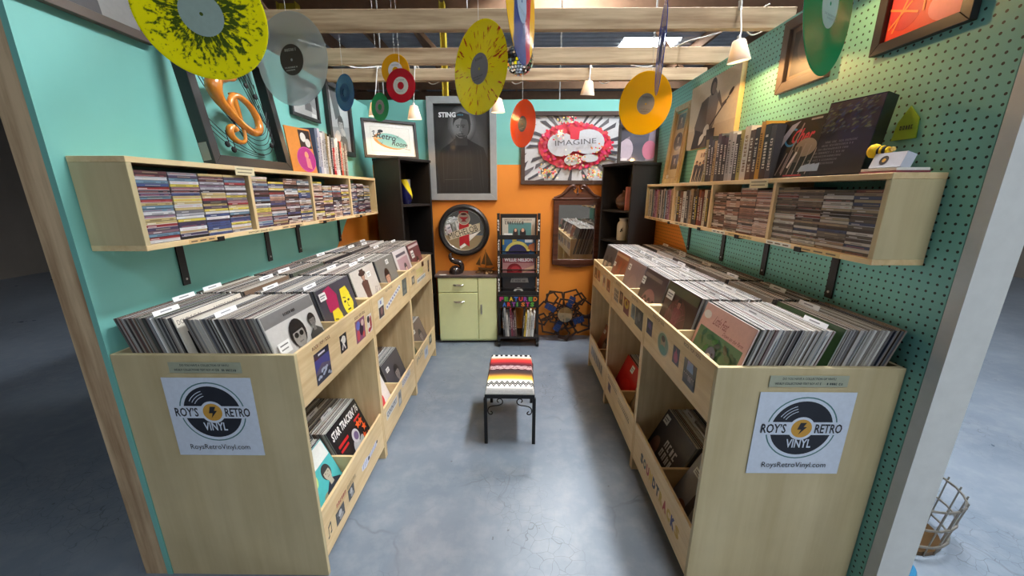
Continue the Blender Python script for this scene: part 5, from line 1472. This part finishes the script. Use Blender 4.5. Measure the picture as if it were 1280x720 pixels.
# rack of featured records
def rack():
    x0, x1 = -.165, .215
    xc = (x0 + x1) / 2; hw = (x1 - x0) / 2
    e = empty('record_rack', (xc, 3.43, 0), (0, 0, 0), 'narrow black record display rack with coloured lettering, against the orange wall', 'rack')
    for s_ in (-1, 1):
        o = MB().box(s_ * hw - .013, s_ * hw + .013, .09, .13, .06, 1.30).build('post', BLACK, e, bevel=.001)
        words = ('ROCK', 'JAZZ', 'COUNTRY', 'BLUES') if s_ < 0 else ('FOLK', 'JAZZ', 'COUNTRY', 'METAL')
        for k, (wd_, top) in enumerate(zip(words, (1.245, 1.06, .9, .68))):
            n_ = len(wd_); ch = .027 if n_ < 6 else .025
            for i, chh in enumerate(wd_):
                c = Canvas(z=.0002)
                c.rect(-.011, 0, .011, ch - .001, S(36, 34, 34)); c.text(chh, -.008, .002, .016, ch - .006, S(240, 240, 238), bold=.05)
                c.build('letter', o, PR, (s_ * hw, .0898, top - (i + 1) * ch), (R(90), 0, 0))
    MB().box(-hw + .0135, hw - .0135, .20, .212, .38, 1.28).build('back_board', BLACK, e)
    MB().box(-hw + .0135, hw - .0135, .185, .1995, 1.245, 1.29).build('top_bar', BLACK, e)
    for z in (1.085, .905, .72, .535):
        MB().box(-hw + .0135, hw - .0135, .098, .11, z - .03, z + .012).build('front_bar', BLACK, e)
    for i_, z in enumerate((1.085, .905, .72, .535)):
        MB().box(-hw + .0135, hw - .0135, (.140, .132, .124, .116)[i_] + .002, .1995, z - .154, z - .1475).build('pocket_ledge', BLACK, e)
    s_ = MB().box(-hw - .012, hw + .012, .078, .089, .385, .51).build('sign_board', BLACK, e, bevel=.001)
    cols = [S(206, 50, 130), S(90, 170, 60), S(236, 200, 40), S(60, 110, 200), S(220, 60, 50), S(150, 70, 170), S(90, 180, 80), S(230, 130, 40)]
    for word, u0, v0, wd_, hh in (('FEATURED', -hw + .0, .452, hw * 2, .044), ('ARTISTS', -hw + .03, .397, hw * 2 - .06, .044)):
        st = wd_ / len(word)
        for i, chh in enumerate(word):
            c = Canvas(z=.0002)
            c.text(chh, st * .1, 0, st * (.8 if chh != 'I' else .3), hh, cols[(i + (3 if word[0] == 'A' else 0)) % 8], bold=.05)
            c.build('letter', s_, PR, (u0 + st * i, .0778, v0), (R(90), 0, 0))
    MB().box(-hw + .0135, hw - .0135, .0, .25, .09, .105).build('bottom_shelf', BLACK, e)
    for sx in (-1, 1):
        MB().box(sx * hw - .013, sx * hw + .013, -.0, .089, .06, .105).build('foot', BLACK, e)
        MB().box(sx * hw - .013, sx * hw + .013, .1305, .25, .06, .3).build('rear_leg', BLACK, e)
        for y in (.02, .23): MB().cyl((sx * hw - .012, y, .026), (sx * hw + .012, y, .026), .026, n=16).cyl((sx * hw, y, .04), (sx * hw, y, .0595), .008, n=8).build('caster', BLACKM, e)
    return e, xc, hw
rk, rxc, rhw = rack()
def rack_art(i):
    def a1(c):
        bg(c, S(206, 196, 180)); c.rect(-.1, .09, .12, .27, S(96, 140, 140)); c.ell(-.03, .17, .025, .05, S(60, 50, 50)); c.ell(.04, .17, .03, .05, S(50, 44, 46)); c.ell(.04, .2, .014, .018, S(220, 170, 140)); c.ell(-.03, .2, .012, .016, S(220, 170, 140)); c.scrawl(-.13, .255, .19, .03, S(90, 84, 84)); c.rect(-.14, .13, -.06, .17, S(240, 240, 236)); c.scrawl(-.14, .292, .27, .012, S(120, 110, 104))
    def a2(c):
        bg(c, S(60, 110, 160)); c.rect(-.155, .24, -.02, .311, S(200, 180, 70)); c.rect(-.14, .2, -.06, .29, S(70, 120, 170)); c.ell(-.01, .15, .11, .13, S(60, 60, 110)); c.ring(-.01, .15, .095, .125, S(226, 210, 110), 15, 165); c.poly([(.09, .2), (.155, .17), (.155, .26), (.1, .24)], S(210, 130, 80)); c.rect(.06, .262, .14, .3, S(236, 240, 244))
    def a3(c):
        bg(c, S(206, 150, 150)); c.rect(-.15, .25, .15, .311, S(150, 70, 80)); c.text('WILLIE NELSON', -.14, .262, .28, .036, S(246, 240, 240), bold=.04); c.ell(-.04, .17, .075, .075, S(150, 30, 40)); c.ell(-.03, .19, .04, .03, S(190, 60, 66)); c.poly([(.04, .15), (.155, .2), (.155, .23), (.06, .19)], S(226, 186, 160)); c.rect(-.155, .1, .155, .13, S(110, 90, 120))
    def a4(c):
        bg(c, S(38, 38, 42)); c.poly([(-.08, .24), (.1, .24), (.09, .285), (-.07, .28)], S(150, 146, 140)); c.scrawl(-.07, .292, .14, .009, S(130, 130, 130)); c.ell(.0, .14, .05, .05, S(200, 200, 196)); c.ell(0, .14, .03, .03, S(60, 60, 60)); c.scrawl(-.06, .25, .13, .02, S(80, 78, 76))
    return (a1, a2, a3, a4)[i]
labs = ('cream record cover with a green picture, top pocket of the black rack', 'blue record cover with a yellow arch, second pocket of the black rack', 'pink sky record cover with a bold white name, third pocket of the black rack', 'dark record cover with a pale emblem, lowest pocket of the black rack')
# each pocket shows the upper half of its record
for i, (z, q) in enumerate(zip((1.085, .905, .72, .535), (S(206, 196, 180), S(60, 110, 160), S(206, 150, 150), S(38, 38, 42)))):
    o = inst('record_sleeve', SLV[1][1], color=q)
    o.matrix_world = up_matrix((rxc, 3.43 + (.140, .132, .124, .116)[i] + .012, z - .147), 0, 2.2)
    tag(o, labs[i], 'record', 'records in the black rack')
    c = Canvas(); rack_art(i)(c); c.build('cover_print', o, PG)
x = -.145
specs = [('black', S(40, 38, 40)), ('grey', S(150, 150, 150)), ('white', S(220, 216, 210)), ('dark grey', S(70, 66, 68)), ('maroon', S(120, 44, 60)), ('plum', S(90, 50, 60)), ('brown', S(90, 70, 56)), None, ('black', S(34, 34, 36)), ('yellow', S(206, 176, 60)), ('white', S(226, 224, 216)), ('cream', S(206, 196, 170)), ('pale grey', S(190, 190, 186)), ('white', S(214, 212, 206))]
k = 0
for sp_ in specs:
    if sp_ is None: x = .035; continue
    cn, q = sp_; wd = .017; ht = .25 + .03 * math.sin(k * 2.1)
    m = MB().box(0, wd, 0, .2, 0, ht, col=q)
    o = tag(m.build('album_box', PG), '%s upright album, %s from the left on the bottom shelf of the black rack' % (cn, ORD[k]), 'album', 'albums on the rack bottom shelf')
    put(o, (rxc + x, 3.445, .1055), (0, R(4 if k < 7 else 4), 0))
    if k > 6: o.rotation_euler = (0, R(4), 0)
    else: o.rotation_euler = (0, R(-4), 0); o.location.z = .1055 + .0015
    c = Canvas(z=.0002); c.scrawl(0, 0, ht * .5, .007, S(230, 226, 220) if sum(q[:3]) < .9 else S(60, 56, 56)); c.build('spine_lettering', o, PR, (wd * .72, -.0001, ht * .3), (R(90), R(-90), 0))
    x += wd + .0025; k += 1

# woven metal wall sculpture with a round mirror, leaning on the wall
def star_art():
    e = empty('metal_sculpture', (.50, 3.60, .012), up(0, 9), 'angular dark metal sculpture with a round mirror and blue blocks leaning on the orange wall', 'sculpture')
    cy = .27
    RUST = plain('rusted_bar', S(58, 40, 32), 0.55, metal=.5, var=.3)
    def pent(cx_, cy_, r_, rot, n_=5): return [(cx_ + r_ * math.cos(rot + i * 2 * math.pi / n_), cy_ + r_ * math.sin(rot + i * 2 * math.pi / n_)) for i in range(n_)]
    loops = []
    for i in range(7):
        a = i * 2 * math.pi / 7 + .3
        loops.append((pent(.185 * math.cos(a) * 1.08, cy + .165 * math.sin(a), .105, a), 0.012 + .006 * (i % 2)))
        loops.append((pent(.1 * math.cos(a + .45), cy + .095 * math.sin(a + .45), .07, a + .9), .028 + .004 * (i % 2)))
    for i in range(5):
        a = i * 2 * math.pi / 5 + .9
        loops.append((pent(.24 * math.cos(a), cy + .2 * math.sin(a), .062, a + .4), .02))
    for P, z in loops:
        P = [(u, max(-.004, v)) for u, v in P]
        m = MB()
        for (a, b_), (c_, d_) in zip(P, P[1:] + P[:1]):
            L = math.hypot(c_ - a, d_ - b_)
            if L < 1e-4: continue
            M = Matrix.Translation((a, b_, z)) @ Matrix.Rotation(math.atan2(d_ - b_, c_ - a), 4, 'Z')
            m.box(-.007, L + .007, -.008, .008, -.008, .008, M=M)
        m.build('bent_bar_loop', RUST, e)
    BLU = plain('cobalt_glass', S(26, 46, 88), 0.35, var=.4, scale=40)
    for u, v, r_ in ((.06, .40, 65), (-.15, .34, 150), (-.07, .15, 60), (.14, .21, 20)):
        m = MB()
        M = Matrix.Translation((u, v, .03)) @ Matrix.Rotation(R(r_), 4, 'Z')
        for q in range(3):
            m.box(-.055 + .038 * q, -.021 + .038 * q, -.03, .03, -.01, .012 + .004 * (q % 2), M=M)
        m.build('blue_block', BLU, e)
    o = MB().cyl((0, cy, .045), (0, cy, .058), .082, n=36).build('mirror_rim', BLACKM, e)
    MB().cyl((0, cy, .0582), (0, cy, .0605), .076, n=36).build('round_mirror', MIRROR, e)
star_art()

# bench stool with a striped blanket seat
def stool():
    e = empty('bench_stool', (-.035, 1.965, 0), (0, 0, R(-.5)), 'low black iron stool with a striped woven blanket seat', 'stool')
    W_, D_ = .145, .475
    m = MB()
    NX, NY = 72, 120
    SA = lambda s_: S(*s_)
    bands = [(0.0, (236, 232, 226)), (.19, (240, 236, 228)), (.225, (240, 224, 150)), (.25, (238, 196, 60)), (.30, (226, 176, 50)), (.335, (180, 120, 50)), (.37, (104, 66, 46)), (.41, (66, 46, 44)), (.47, (56, 38, 42)), (.50, (96, 34, 46)), (.60, (84, 28, 42)), (.65, (96, 24, 38)), (.70, (150, 30, 40)), (.735, (214, 44, 46)), (.80, (226, 62, 54)), (.83, (232, 130, 90)), (.865, (240, 206, 180)), (.89, (240, 236, 230)), (1.01, (240, 236, 230))]
    def colr(u, v):
        for (a, c0), (b_, c1) in zip(bands, bands[1:]):
            if a <= v < b_:
                f = (v - a) / (b_ - a)
                col = tuple(c0[i] * (1 - f) + c1[i] * f for i in range(3)); break
        if .045 <= v < .185:
            tri = abs((u * 9) % 1 - .5) * 2
            d = (v - .045) / .14 - tri * .5
            if (.0 < d < .24) or (.34 < d < .56): col = (22, 20, 22)
        if .49 < v < .61:
            for o_ in (.515, .55, .585):
                if abs(v - o_ - .009 * math.sin(u * 40)) < .008: col = (238, 204, 204)
        if v > .915 and int(u * 17) % 2 == 0: col = (24, 22, 24)
        return S(*col)
    verts = []; faces = []; cols = []
    def hgt(u, v):
        ex = min(u, 1 - u) * 2 * W_; ey = min(v, 1 - v) * D_
        f = lambda d: 1 - max(0, 1 - d / .011) ** 2.2
        return .345 + .032 * f(ex) * f(ey) + .008 * math.sin(math.pi * u) * math.sin(math.pi * v)
    for j in range(NY + 1):
        for i in range(NX + 1):
            u, v = i / NX, j / NY
            verts.append(((u * 2 - 1) * W_, v * D_, hgt(u, v)))
    for j in range(NY):
        for i in range(NX):
            a = j * (NX + 1) + i
            m.f.append([a, a + 1, a + NX + 2, a + NX + 1]); m.c.append(colr((i + .5) / NX, (j + .5) / NY))
    m.v = verts
    m.box(-W_, W_, 0, D_, .338, .345, col=S(226, 222, 214))
    CL = printed('woven_blanket', 0.9, var=.18, scale=160)
    m.build('seat_cushion', CL, e)
    fr = MB().box(-W_ - .003, W_ + .003, -.003, .016, .312, .3375).box(-W_ - .003, W_ + .003, D_ - .016, D_ + .003, .312, .3375)
    fr.box(-W_ - .003, -W_ + .016, .0165, D_ - .0165, .312, .3375).box(W_ - .016, W_ + .003, .0165, D_ - .0165, .312, .3375)
    fr.build('apron_frame', BLACKM, e, bevel=.001)
    for sx in (-1, 1):
        for y in (-.001, D_ - .019):
            MB().box(sx * W_ - .01, sx * W_ + .01, y, y + .02, 0, .3115).build('leg', BLACKM, e, bevel=.001)
    def scroll(M):
        P = [(.012, .215), (.02, .20), (.036, .198), (.046, .212), (.044, .23), (.03, .243), (.03, .255)]
        P1 = catmull([(.02, .222, 0), (.03, .21, 0), (.022, .2, 0), (.008, .206, 0), (.002, .225, 0), (.012, .248, 0), (.04, .258, 0), (.068, .262, 0), (.088, .274, 0), (.09, .294, 0), (.076, .306, 0), (.062, .3, 0), (.06, .288, 0), (.068, .282, 0)], 5)
        return MB().tube(P1, .0035, 6, M=M).build('scroll_bracket', BLACKM, e, smooth=True)
    for y in (.008, D_ - .008):
        for sx in (-1, 1):
            M = Matrix(((-sx, 0, 0, sx * (W_ - .011)), (0, 0, -1, y), (0, 1, 0, 0.0), (0, 0, 0, 1)))
            scroll(M)
stool()
# ------------------------------------------------------------------ hanging records, lamps, disco ball
def vinyl(name, kind, c1, c2=None, seed=0.0, trans=0.35):
    t = NT(name)
    sp = t.n('ShaderNodeSeparateXYZ'); vec = t.coords(); t.l(vec, sp.inputs[0])
    X, Y, Z = sp.outputs
    r = t.math('SQRT', t.math('ADD', t.math('MULTIPLY', X, X), t.math('MULTIPLY', Y, Y)))
    an = t.math('ARCTAN2', Y, X)
    col = c1
    if kind in ('splat', 'streak', 'tri'):
        cb = t.n('ShaderNodeCombineXYZ')
        t.l(t.math('MULTIPLY', t.math('COSINE', an), 1.0), cb.inputs[0]); t.l(t.math('MULTIPLY', t.math('SINE', an), 1.0), cb.inputs[1]); t.l(t.math('MULTIPLY', r, 7.0 if kind == 'splat' else 2.0), cb.inputs[2])
        n = t.noise(cb.outputs[0], 9.0 if kind == 'splat' else 11.0, 3, .6)
        if kind == 'splat':
            f = t.math('ADD', n, t.math('MULTIPLY', t.math('SUBTRACT', .105, r), 2.4))
            m = t.ramp(f, [(0.50, (0, 0, 0)), (0.60, (1, 1, 1))])
            col = t.mix(m, c1, c2)
        elif kind == 'streak':
            m = t.ramp(n, [(0.60, (0, 0, 0)), (0.64, (1, 1, 1))])
            col = t.mix(m, c1, c2)
        else:
            f = t.math('ADD', X, t.math('MULTIPLY', t.math('SUBTRACT', t.noise(vec, 14, 2), .5), .06))
            f = t.math('MULTIPLY_ADD', f, 3.2, .5)
            col = t.ramp(f, [(0.0, S(236, 190, 30)), (0.24, S(236, 186, 30)), (0.27, S(30, 60, 120)), (0.62, S(40, 74, 140)), (0.66, S(176, 40, 60)), (0.8, S(196, 50, 66)), (0.84, S(236, 180, 40)), (1.0, S(236, 180, 40))])
    if isinstance(col, tuple): t.b.inputs['Base Color'].default_value = col
    else: t.l(col, t.b.inputs['Base Color'])
    t.b.inputs['Roughness'].default_value = .22
    t.b.inputs['Coat Weight'].default_value = .5
    t.b.inputs['Coat Roughness'].default_value = .07
    wv = t.math('SINE', t.math('MULTIPLY', r, 2600.0))
    t.bump(wv, .25, .0004)
    out = t.t.nodes['Material Output']
    if trans:
        tr = t.n('ShaderNodeBsdfTranslucent')
        if isinstance(col, tuple): tr.inputs[0].default_value = col
        else: t.l(col, tr.inputs[0])
        mx = t.n('ShaderNodeMixShader'); mx.inputs[0].default_value = trans
        t.l(t.b.outputs[0], mx.inputs[1]); t.l(tr.outputs[0], mx.inputs[2]); t.l(mx.outputs[0], out.inputs[0])
    if kind == 'clear':
        tr = t.n('ShaderNodeBsdfTransparent'); tr.inputs[0].default_value = (.93, .95, .95, 1)
        mx = t.n('ShaderNodeMixShader'); mx.inputs[0].default_value = .55
        t.b.inputs['Metallic'].default_value = .5; t.b.inputs['Roughness'].default_value = .28
        t.l(t.b.outputs[0], mx.inputs[1]); t.l(tr.outputs[0], mx.inputs[2]); t.l(mx.outputs[0], out.inputs[0])
    return t.m
STRING = plain('nylon_line', S(206, 204, 198), 0.5)
def record(label, loc, yaw, mat, lab_col, size=12, hang=4.6, tilt=0.0, roll=0.0, marks=True, hole_col=None):
    rad = .151 if size == 12 else .0885
    lr = .050 if size == 12 else .045
    hr = .0036 if size == 12 else .019
    e = empty('hanging_record', loc, (0, 0, R(yaw)), label, 'record', 'coloured records hung from the joists')
    rot = (R(90 + tilt), 0, 0)
    d = MB().lathe([(hr, -.001), (lr + .004, -.001), (lr + .008, -.0007), (rad - .006, -.0007), (rad - .002, -.0012), (rad, 0), (rad - .002, .0012), (rad - .006, .0007), (lr + .008, .0007), (lr + .004, .001), (hr, .001), (hr, -.001)], 72)
    o = d.build('disc', mat, e, smooth=True); o.rotation_euler = (rot[0], R(roll), 0)
    c = Canvas(z=.0010, step=.0001)
    c.ring(0, 0, hr + .0006, lr, lab_col, n=40)
    if marks:
        q = tuple(x * .45 for x in lab_col[:3]) + (1,) if sum(lab_col[:3]) > .5 else S(190, 186, 176)
        c.scrawl(-lr * .5, lr * .55, lr, lr * .16, q); c.scrawl(-lr * .62, -lr * .55, lr * 1.2, lr * .09, q); c.scrawl(-lr * .5, -lr * .75, lr * .9, lr * .08, q)
    lb = c.mb
    lb.lathe([(hr + .0006, -.0011), (lr, -.0011), (lr, -.0014), (hr + .0006, -.0014), (hr + .0006, -.0011)], 40, col=lab_col)
    l_ = lb.build('label', PR, e); l_.rotation_euler = (rot[0], R(roll), 0)
    top = math.cos(R(tilt)) * rad
    MB().cyl((0, -math.sin(R(tilt)) * rad, top - .002), (0, -math.sin(R(tilt)) * rad, hang - loc[2]), .0009, n=4).build('string', STRING, e)
    return e
record('large yellow record splattered dark green, nearest of the hanging records', (-.828, 1.118, 1.95), 18, vinyl('splatter_yellow_green', 'splat', S(242, 238, 24), S(96, 116, 40), trans=.6), S(150, 170, 160), hang=2.262, tilt=12, marks=False)
record('clear see-through record with a dark label', (-.803, 1.484, 1.954), -14, vinyl('clear_vinyl', 'clear', S(226, 230, 230), trans=0), S(66, 56, 48))
record('small navy blue record with no label print, near the teal wall', (-.895, 2.124, 1.996), -36, vinyl('navy_vinyl', 'p', S(24, 66, 140), trans=.2), S(20, 58, 126), 7, hang=2.262, marks=False)
record('small red record with a white label', (-.653, 2.313, 2.076), -10, vinyl('red_vinyl', 'p', S(200, 20, 44), trans=.3), S(214, 210, 200), 7)
record('small golden record with a white label behind the red one', (-.72, 2.46, 2.195), -8, vinyl('gold_vinyl', 'p', S(226, 168, 20), trans=.3), S(214, 210, 206), 7)
record('small green record with a grey label beside the lounge sign', (-.917, 2.716, 2.046), -32, vinyl('green_small_vinyl', 'p', S(20, 160, 80), trans=.35), S(150, 150, 144), 7)
record('yellow record with red radial streaks in the middle of the booth', (-.133, 1.483, 1.923), -46, vinyl('streak_yellow_red', 'streak', S(240, 228, 40), S(190, 70, 40), trans=.4), S(158, 152, 156), marks=True)
record('blue, red and yellow striped record seen nearly edge on', (.013, 1.163, 1.995), 74, vinyl('tricolour_vinyl', 'tri', S(40, 70, 140), trans=.2), S(110, 130, 150))
record('orange record hanging against the flower mosaic print', (.041, 2.73, 1.942), -56, vinyl('orange_vinyl', 'p', S(246, 110, 20), trans=.4), S(80, 80, 80))
record('translucent amber yellow record near the pegboard wall', (.674, 2.127, 1.94), 14, vinyl('amber_vinyl', 'p', S(240, 192, 8), trans=.4), S(128, 122, 118), tilt=14)
record('deep blue record seen almost exactly edge on', (.531, 1.553, 2.004), 76, vinyl('blue_vinyl', 'p', S(40, 70, 190), trans=.3), S(70, 90, 170))
record('large translucent green record high by the pegboard wall', (.735, 1.02, 1.925), 36, vinyl('green_vinyl', 'p', S(20, 150, 90), trans=.4), S(150, 176, 160), hang=2.262)

# disco ball of little mirror tiles
e = empty('disco_ball', (.012, 1.9, 2.078), (0, 0, 0), 'small mirror-tiled disco ball behind the striped record', 'disco ball')
MB().lathe([(.062 * math.sin(R(a)), -.062 * math.cos(R(a))) for a in range(0, 181, 15)], 24).build('ball', BLACKM, e, smooth=True)
m = MB()
for j in range(1, 14):
    th = R(180 * j / 14); n_ = max(4, int(30 * math.sin(th)))
    for i in range(n_):
        ph = 2 * math.pi * i / n_
        nrm = Vector((math.sin(th) * math.cos(ph), math.sin(th) * math.sin(ph), math.cos(th)))
        nrm = (nrm + Vector((rnd.uniform(-.06, .06), rnd.uniform(-.06, .06), rnd.uniform(-.06, .06)))).normalized()
        p = Vector((math.sin(th) * math.cos(ph), math.sin(th) * math.sin(ph), math.cos(th))) * .0635
        M = Matrix.Translation(p) @ nrm.to_track_quat('Z', 'Y').to_matrix().to_4x4()
        m.box(-.0058, .0058, -.0058, .0058, -.0012, .0012, M=M)
tag(m.build('mirror_tile', MIRROR, e), kind='stuff')
MB().cyl((0, 0, .06), (0, 0, .078), .009, n=10).build('cap', STEEL, e)
MB().cyl((0, 0, .078), (0, 0, .45), .0009, n=4).build('string', STRING, e)

# clip lamps
SHADE = None
t = NT('white_lamp_shade')
t.b.inputs['Base Color'].default_value = S(240, 234, 224); t.b.inputs['Roughness'].default_value = .5
tr = t.n('ShaderNodeBsdfTranslucent'); tr.inputs[0].default_value = (.9, .72, .5, 1)
mx = t.n('ShaderNodeMixShader'); mx.inputs[0].default_value = .25
t.l(t.b.outputs[0], mx.inputs[1]); t.l(tr.outputs[0], mx.inputs[2]); t.l(mx.outputs[0], t.t.nodes['Material Output'].inputs[0])
SHADE = t.m
BULB = emit('warm_bulb', (1.0, .80, .5, 1), 14.0)
def lamp(loc, rotz, tilt, label, watts, beam, cone=160):
    e = empty('clip_lamp', loc, (R(tilt), 0, R(rotz)), label, 'lamp', 'white clip lamps on the joists')
    MB().lathe([(0, .046), (.022, .045), (.028, .04), (.05, -.045), (.0475, -.045), (.026, .037), (0, .042)], 28).build('shade', SHADE, e, smooth=True)
    MB().lathe([(0, -.036), (.016, -.032), (.024, -.018), (.022, -.002), (.012, .014), (.010, .034)], 18).build('bulb', BULB, e, smooth=True)
    MB().cyl((0, 0, .045), (0, 0, .062), .011, .008, n=12).build('neck', WHITE, e)
    Ri = (Matrix.Rotation(R(rotz), 3, 'Z') @ Matrix.Rotation(R(tilt), 3, 'X')).inverted()
    g = lambda p: Ri @ (Vector(p) - Vector(loc))
    x, y, z = loc
    by, bz = beam
    P = [g((x, y, z)) + Vector((0, 0, .06)), g((x + .01, (y + by) / 2 - .02, (z + bz) / 2 + .03)), g((x + .02, by - .006, bz + .095)), g((x + .03, by + .02, bz + .1)), g((x + .06, by + .045, bz + .05)), g((x + .12, by + .05, bz - .01)), g((x + .2, by + .06, bz + .02))]
    MB().tube(catmull(P, 6), .0032, 6).build('cord', WHITE, e)
    MB().box(-.008, .008, -.004, .004, -.02, .02).build('clip', WHITE, e).location = P[2]
    ld = bpy.data.lights.new('lamp_light', 'SPOT')
    ld.energy = watts; ld.color = (1.0, .55, .2); ld.spot_size = R(cone); ld.spot_blend = .12; ld.shadow_soft_size = .02
    lo = bpy.data.objects.new('lamp_light', ld); C.objects.link(lo); lo.parent = e; lo.location = (0, 0, -.05)
    return e
lamp((1.045, 1.985, 2.138), -70, 10, 'largest white clip lamp, nearest the pegboard wall', LAMP_W * 1.5, (2.07, 2.262))
lamp((1.02, 1.47, 2.2), -80, 12, 'white clip lamp above the entrance end of the pegboard wall', LAMP_W * .7, (1.55, 2.262))
lamp((.5, 2.87, 2.197), 10, 14, 'white clip lamp beside the amber record, right of centre', LAMP_W * .8, (2.93, 2.262))
lamp((-.131, 2.89, 2.09), 0, 4, 'white clip lamp beside the flower mosaic print, left of centre', LAMP_W * .6, (2.93, 2.262))
lamp((-.735, 2.9, 2.048), 0, 4, 'white clip lamp between the red record and the tall poster', LAMP_W * .6, (2.93, 2.262))
lamp((-1.0, 2.86, 2.06), 0, 3, 'white clip lamp half hidden by the small green record', LAMP_W * .9, (2.93, 2.262))
# loose white cords along the joists and walls
for pts, lab in (([(1.2, 2.06, 2.36), (1.1, 2.3, 2.33), (1.0, 2.56, 2.362), (.9, 2.75, 2.3), (.8, 2.92, 2.352)], 'white power cord draped along the joists by the pegboard wall'),
                 ([(-1.3, 2.5, 2.37), (-1.2, 2.6, 2.36), (-1.1, 2.75, 2.30), (-.95, 2.92, 2.352)], 'white power cord draped along the joists by the teal wall')):
    tag(MB().tube(catmull(pts, 8), .0035, 6).build('power_cord', WHITE), lab, 'cord')
# ------------------------------------------------------------------ outside the booth
WIRE = plain('galvanised_wire', S(150, 146, 138), 0.4, metal=.8)
e = empty('wire_basket', (1.74, 1.42, 0.0), (0, 0, R(15)), 'wire basket on the floor outside the pegboard wall', 'basket')
for z in (.06, .15, .25): 
    MB().tube([(.17 * math.cos(a * math.pi / 12) * (1 + z * .4), .17 * math.sin(a * math.pi / 12) * (1 + z * .4), z) for a in range(24)], .005, 6, closed=True).build('hoop', WIRE, e)
for i in range(20):
    a = i * math.pi / 10
    MB().cyl((.16 * math.cos(a), .16 * math.sin(a), .0), (.19 * math.cos(a), .19 * math.sin(a), .27), .003, n=5).build('rib', WIRE, e)
MB().cyl((0, 0, .001), (0, 0, .02), .16, n=24).build('base', BRZ, e)
tag(MB().tube(catmull([(1.5, 1.2, .012), (1.56, 1.16, .012), (1.62, 1.2, .012), (1.6, 1.28, .012), (1.52, 1.3, .012), (1.47, 1.24, .012)], 8), .011, 8).build('coiled_hose', plain('blue_rubber', S(40, 110, 150), .4)), 'short blue hose coiled on the floor beside the white post', 'hose')
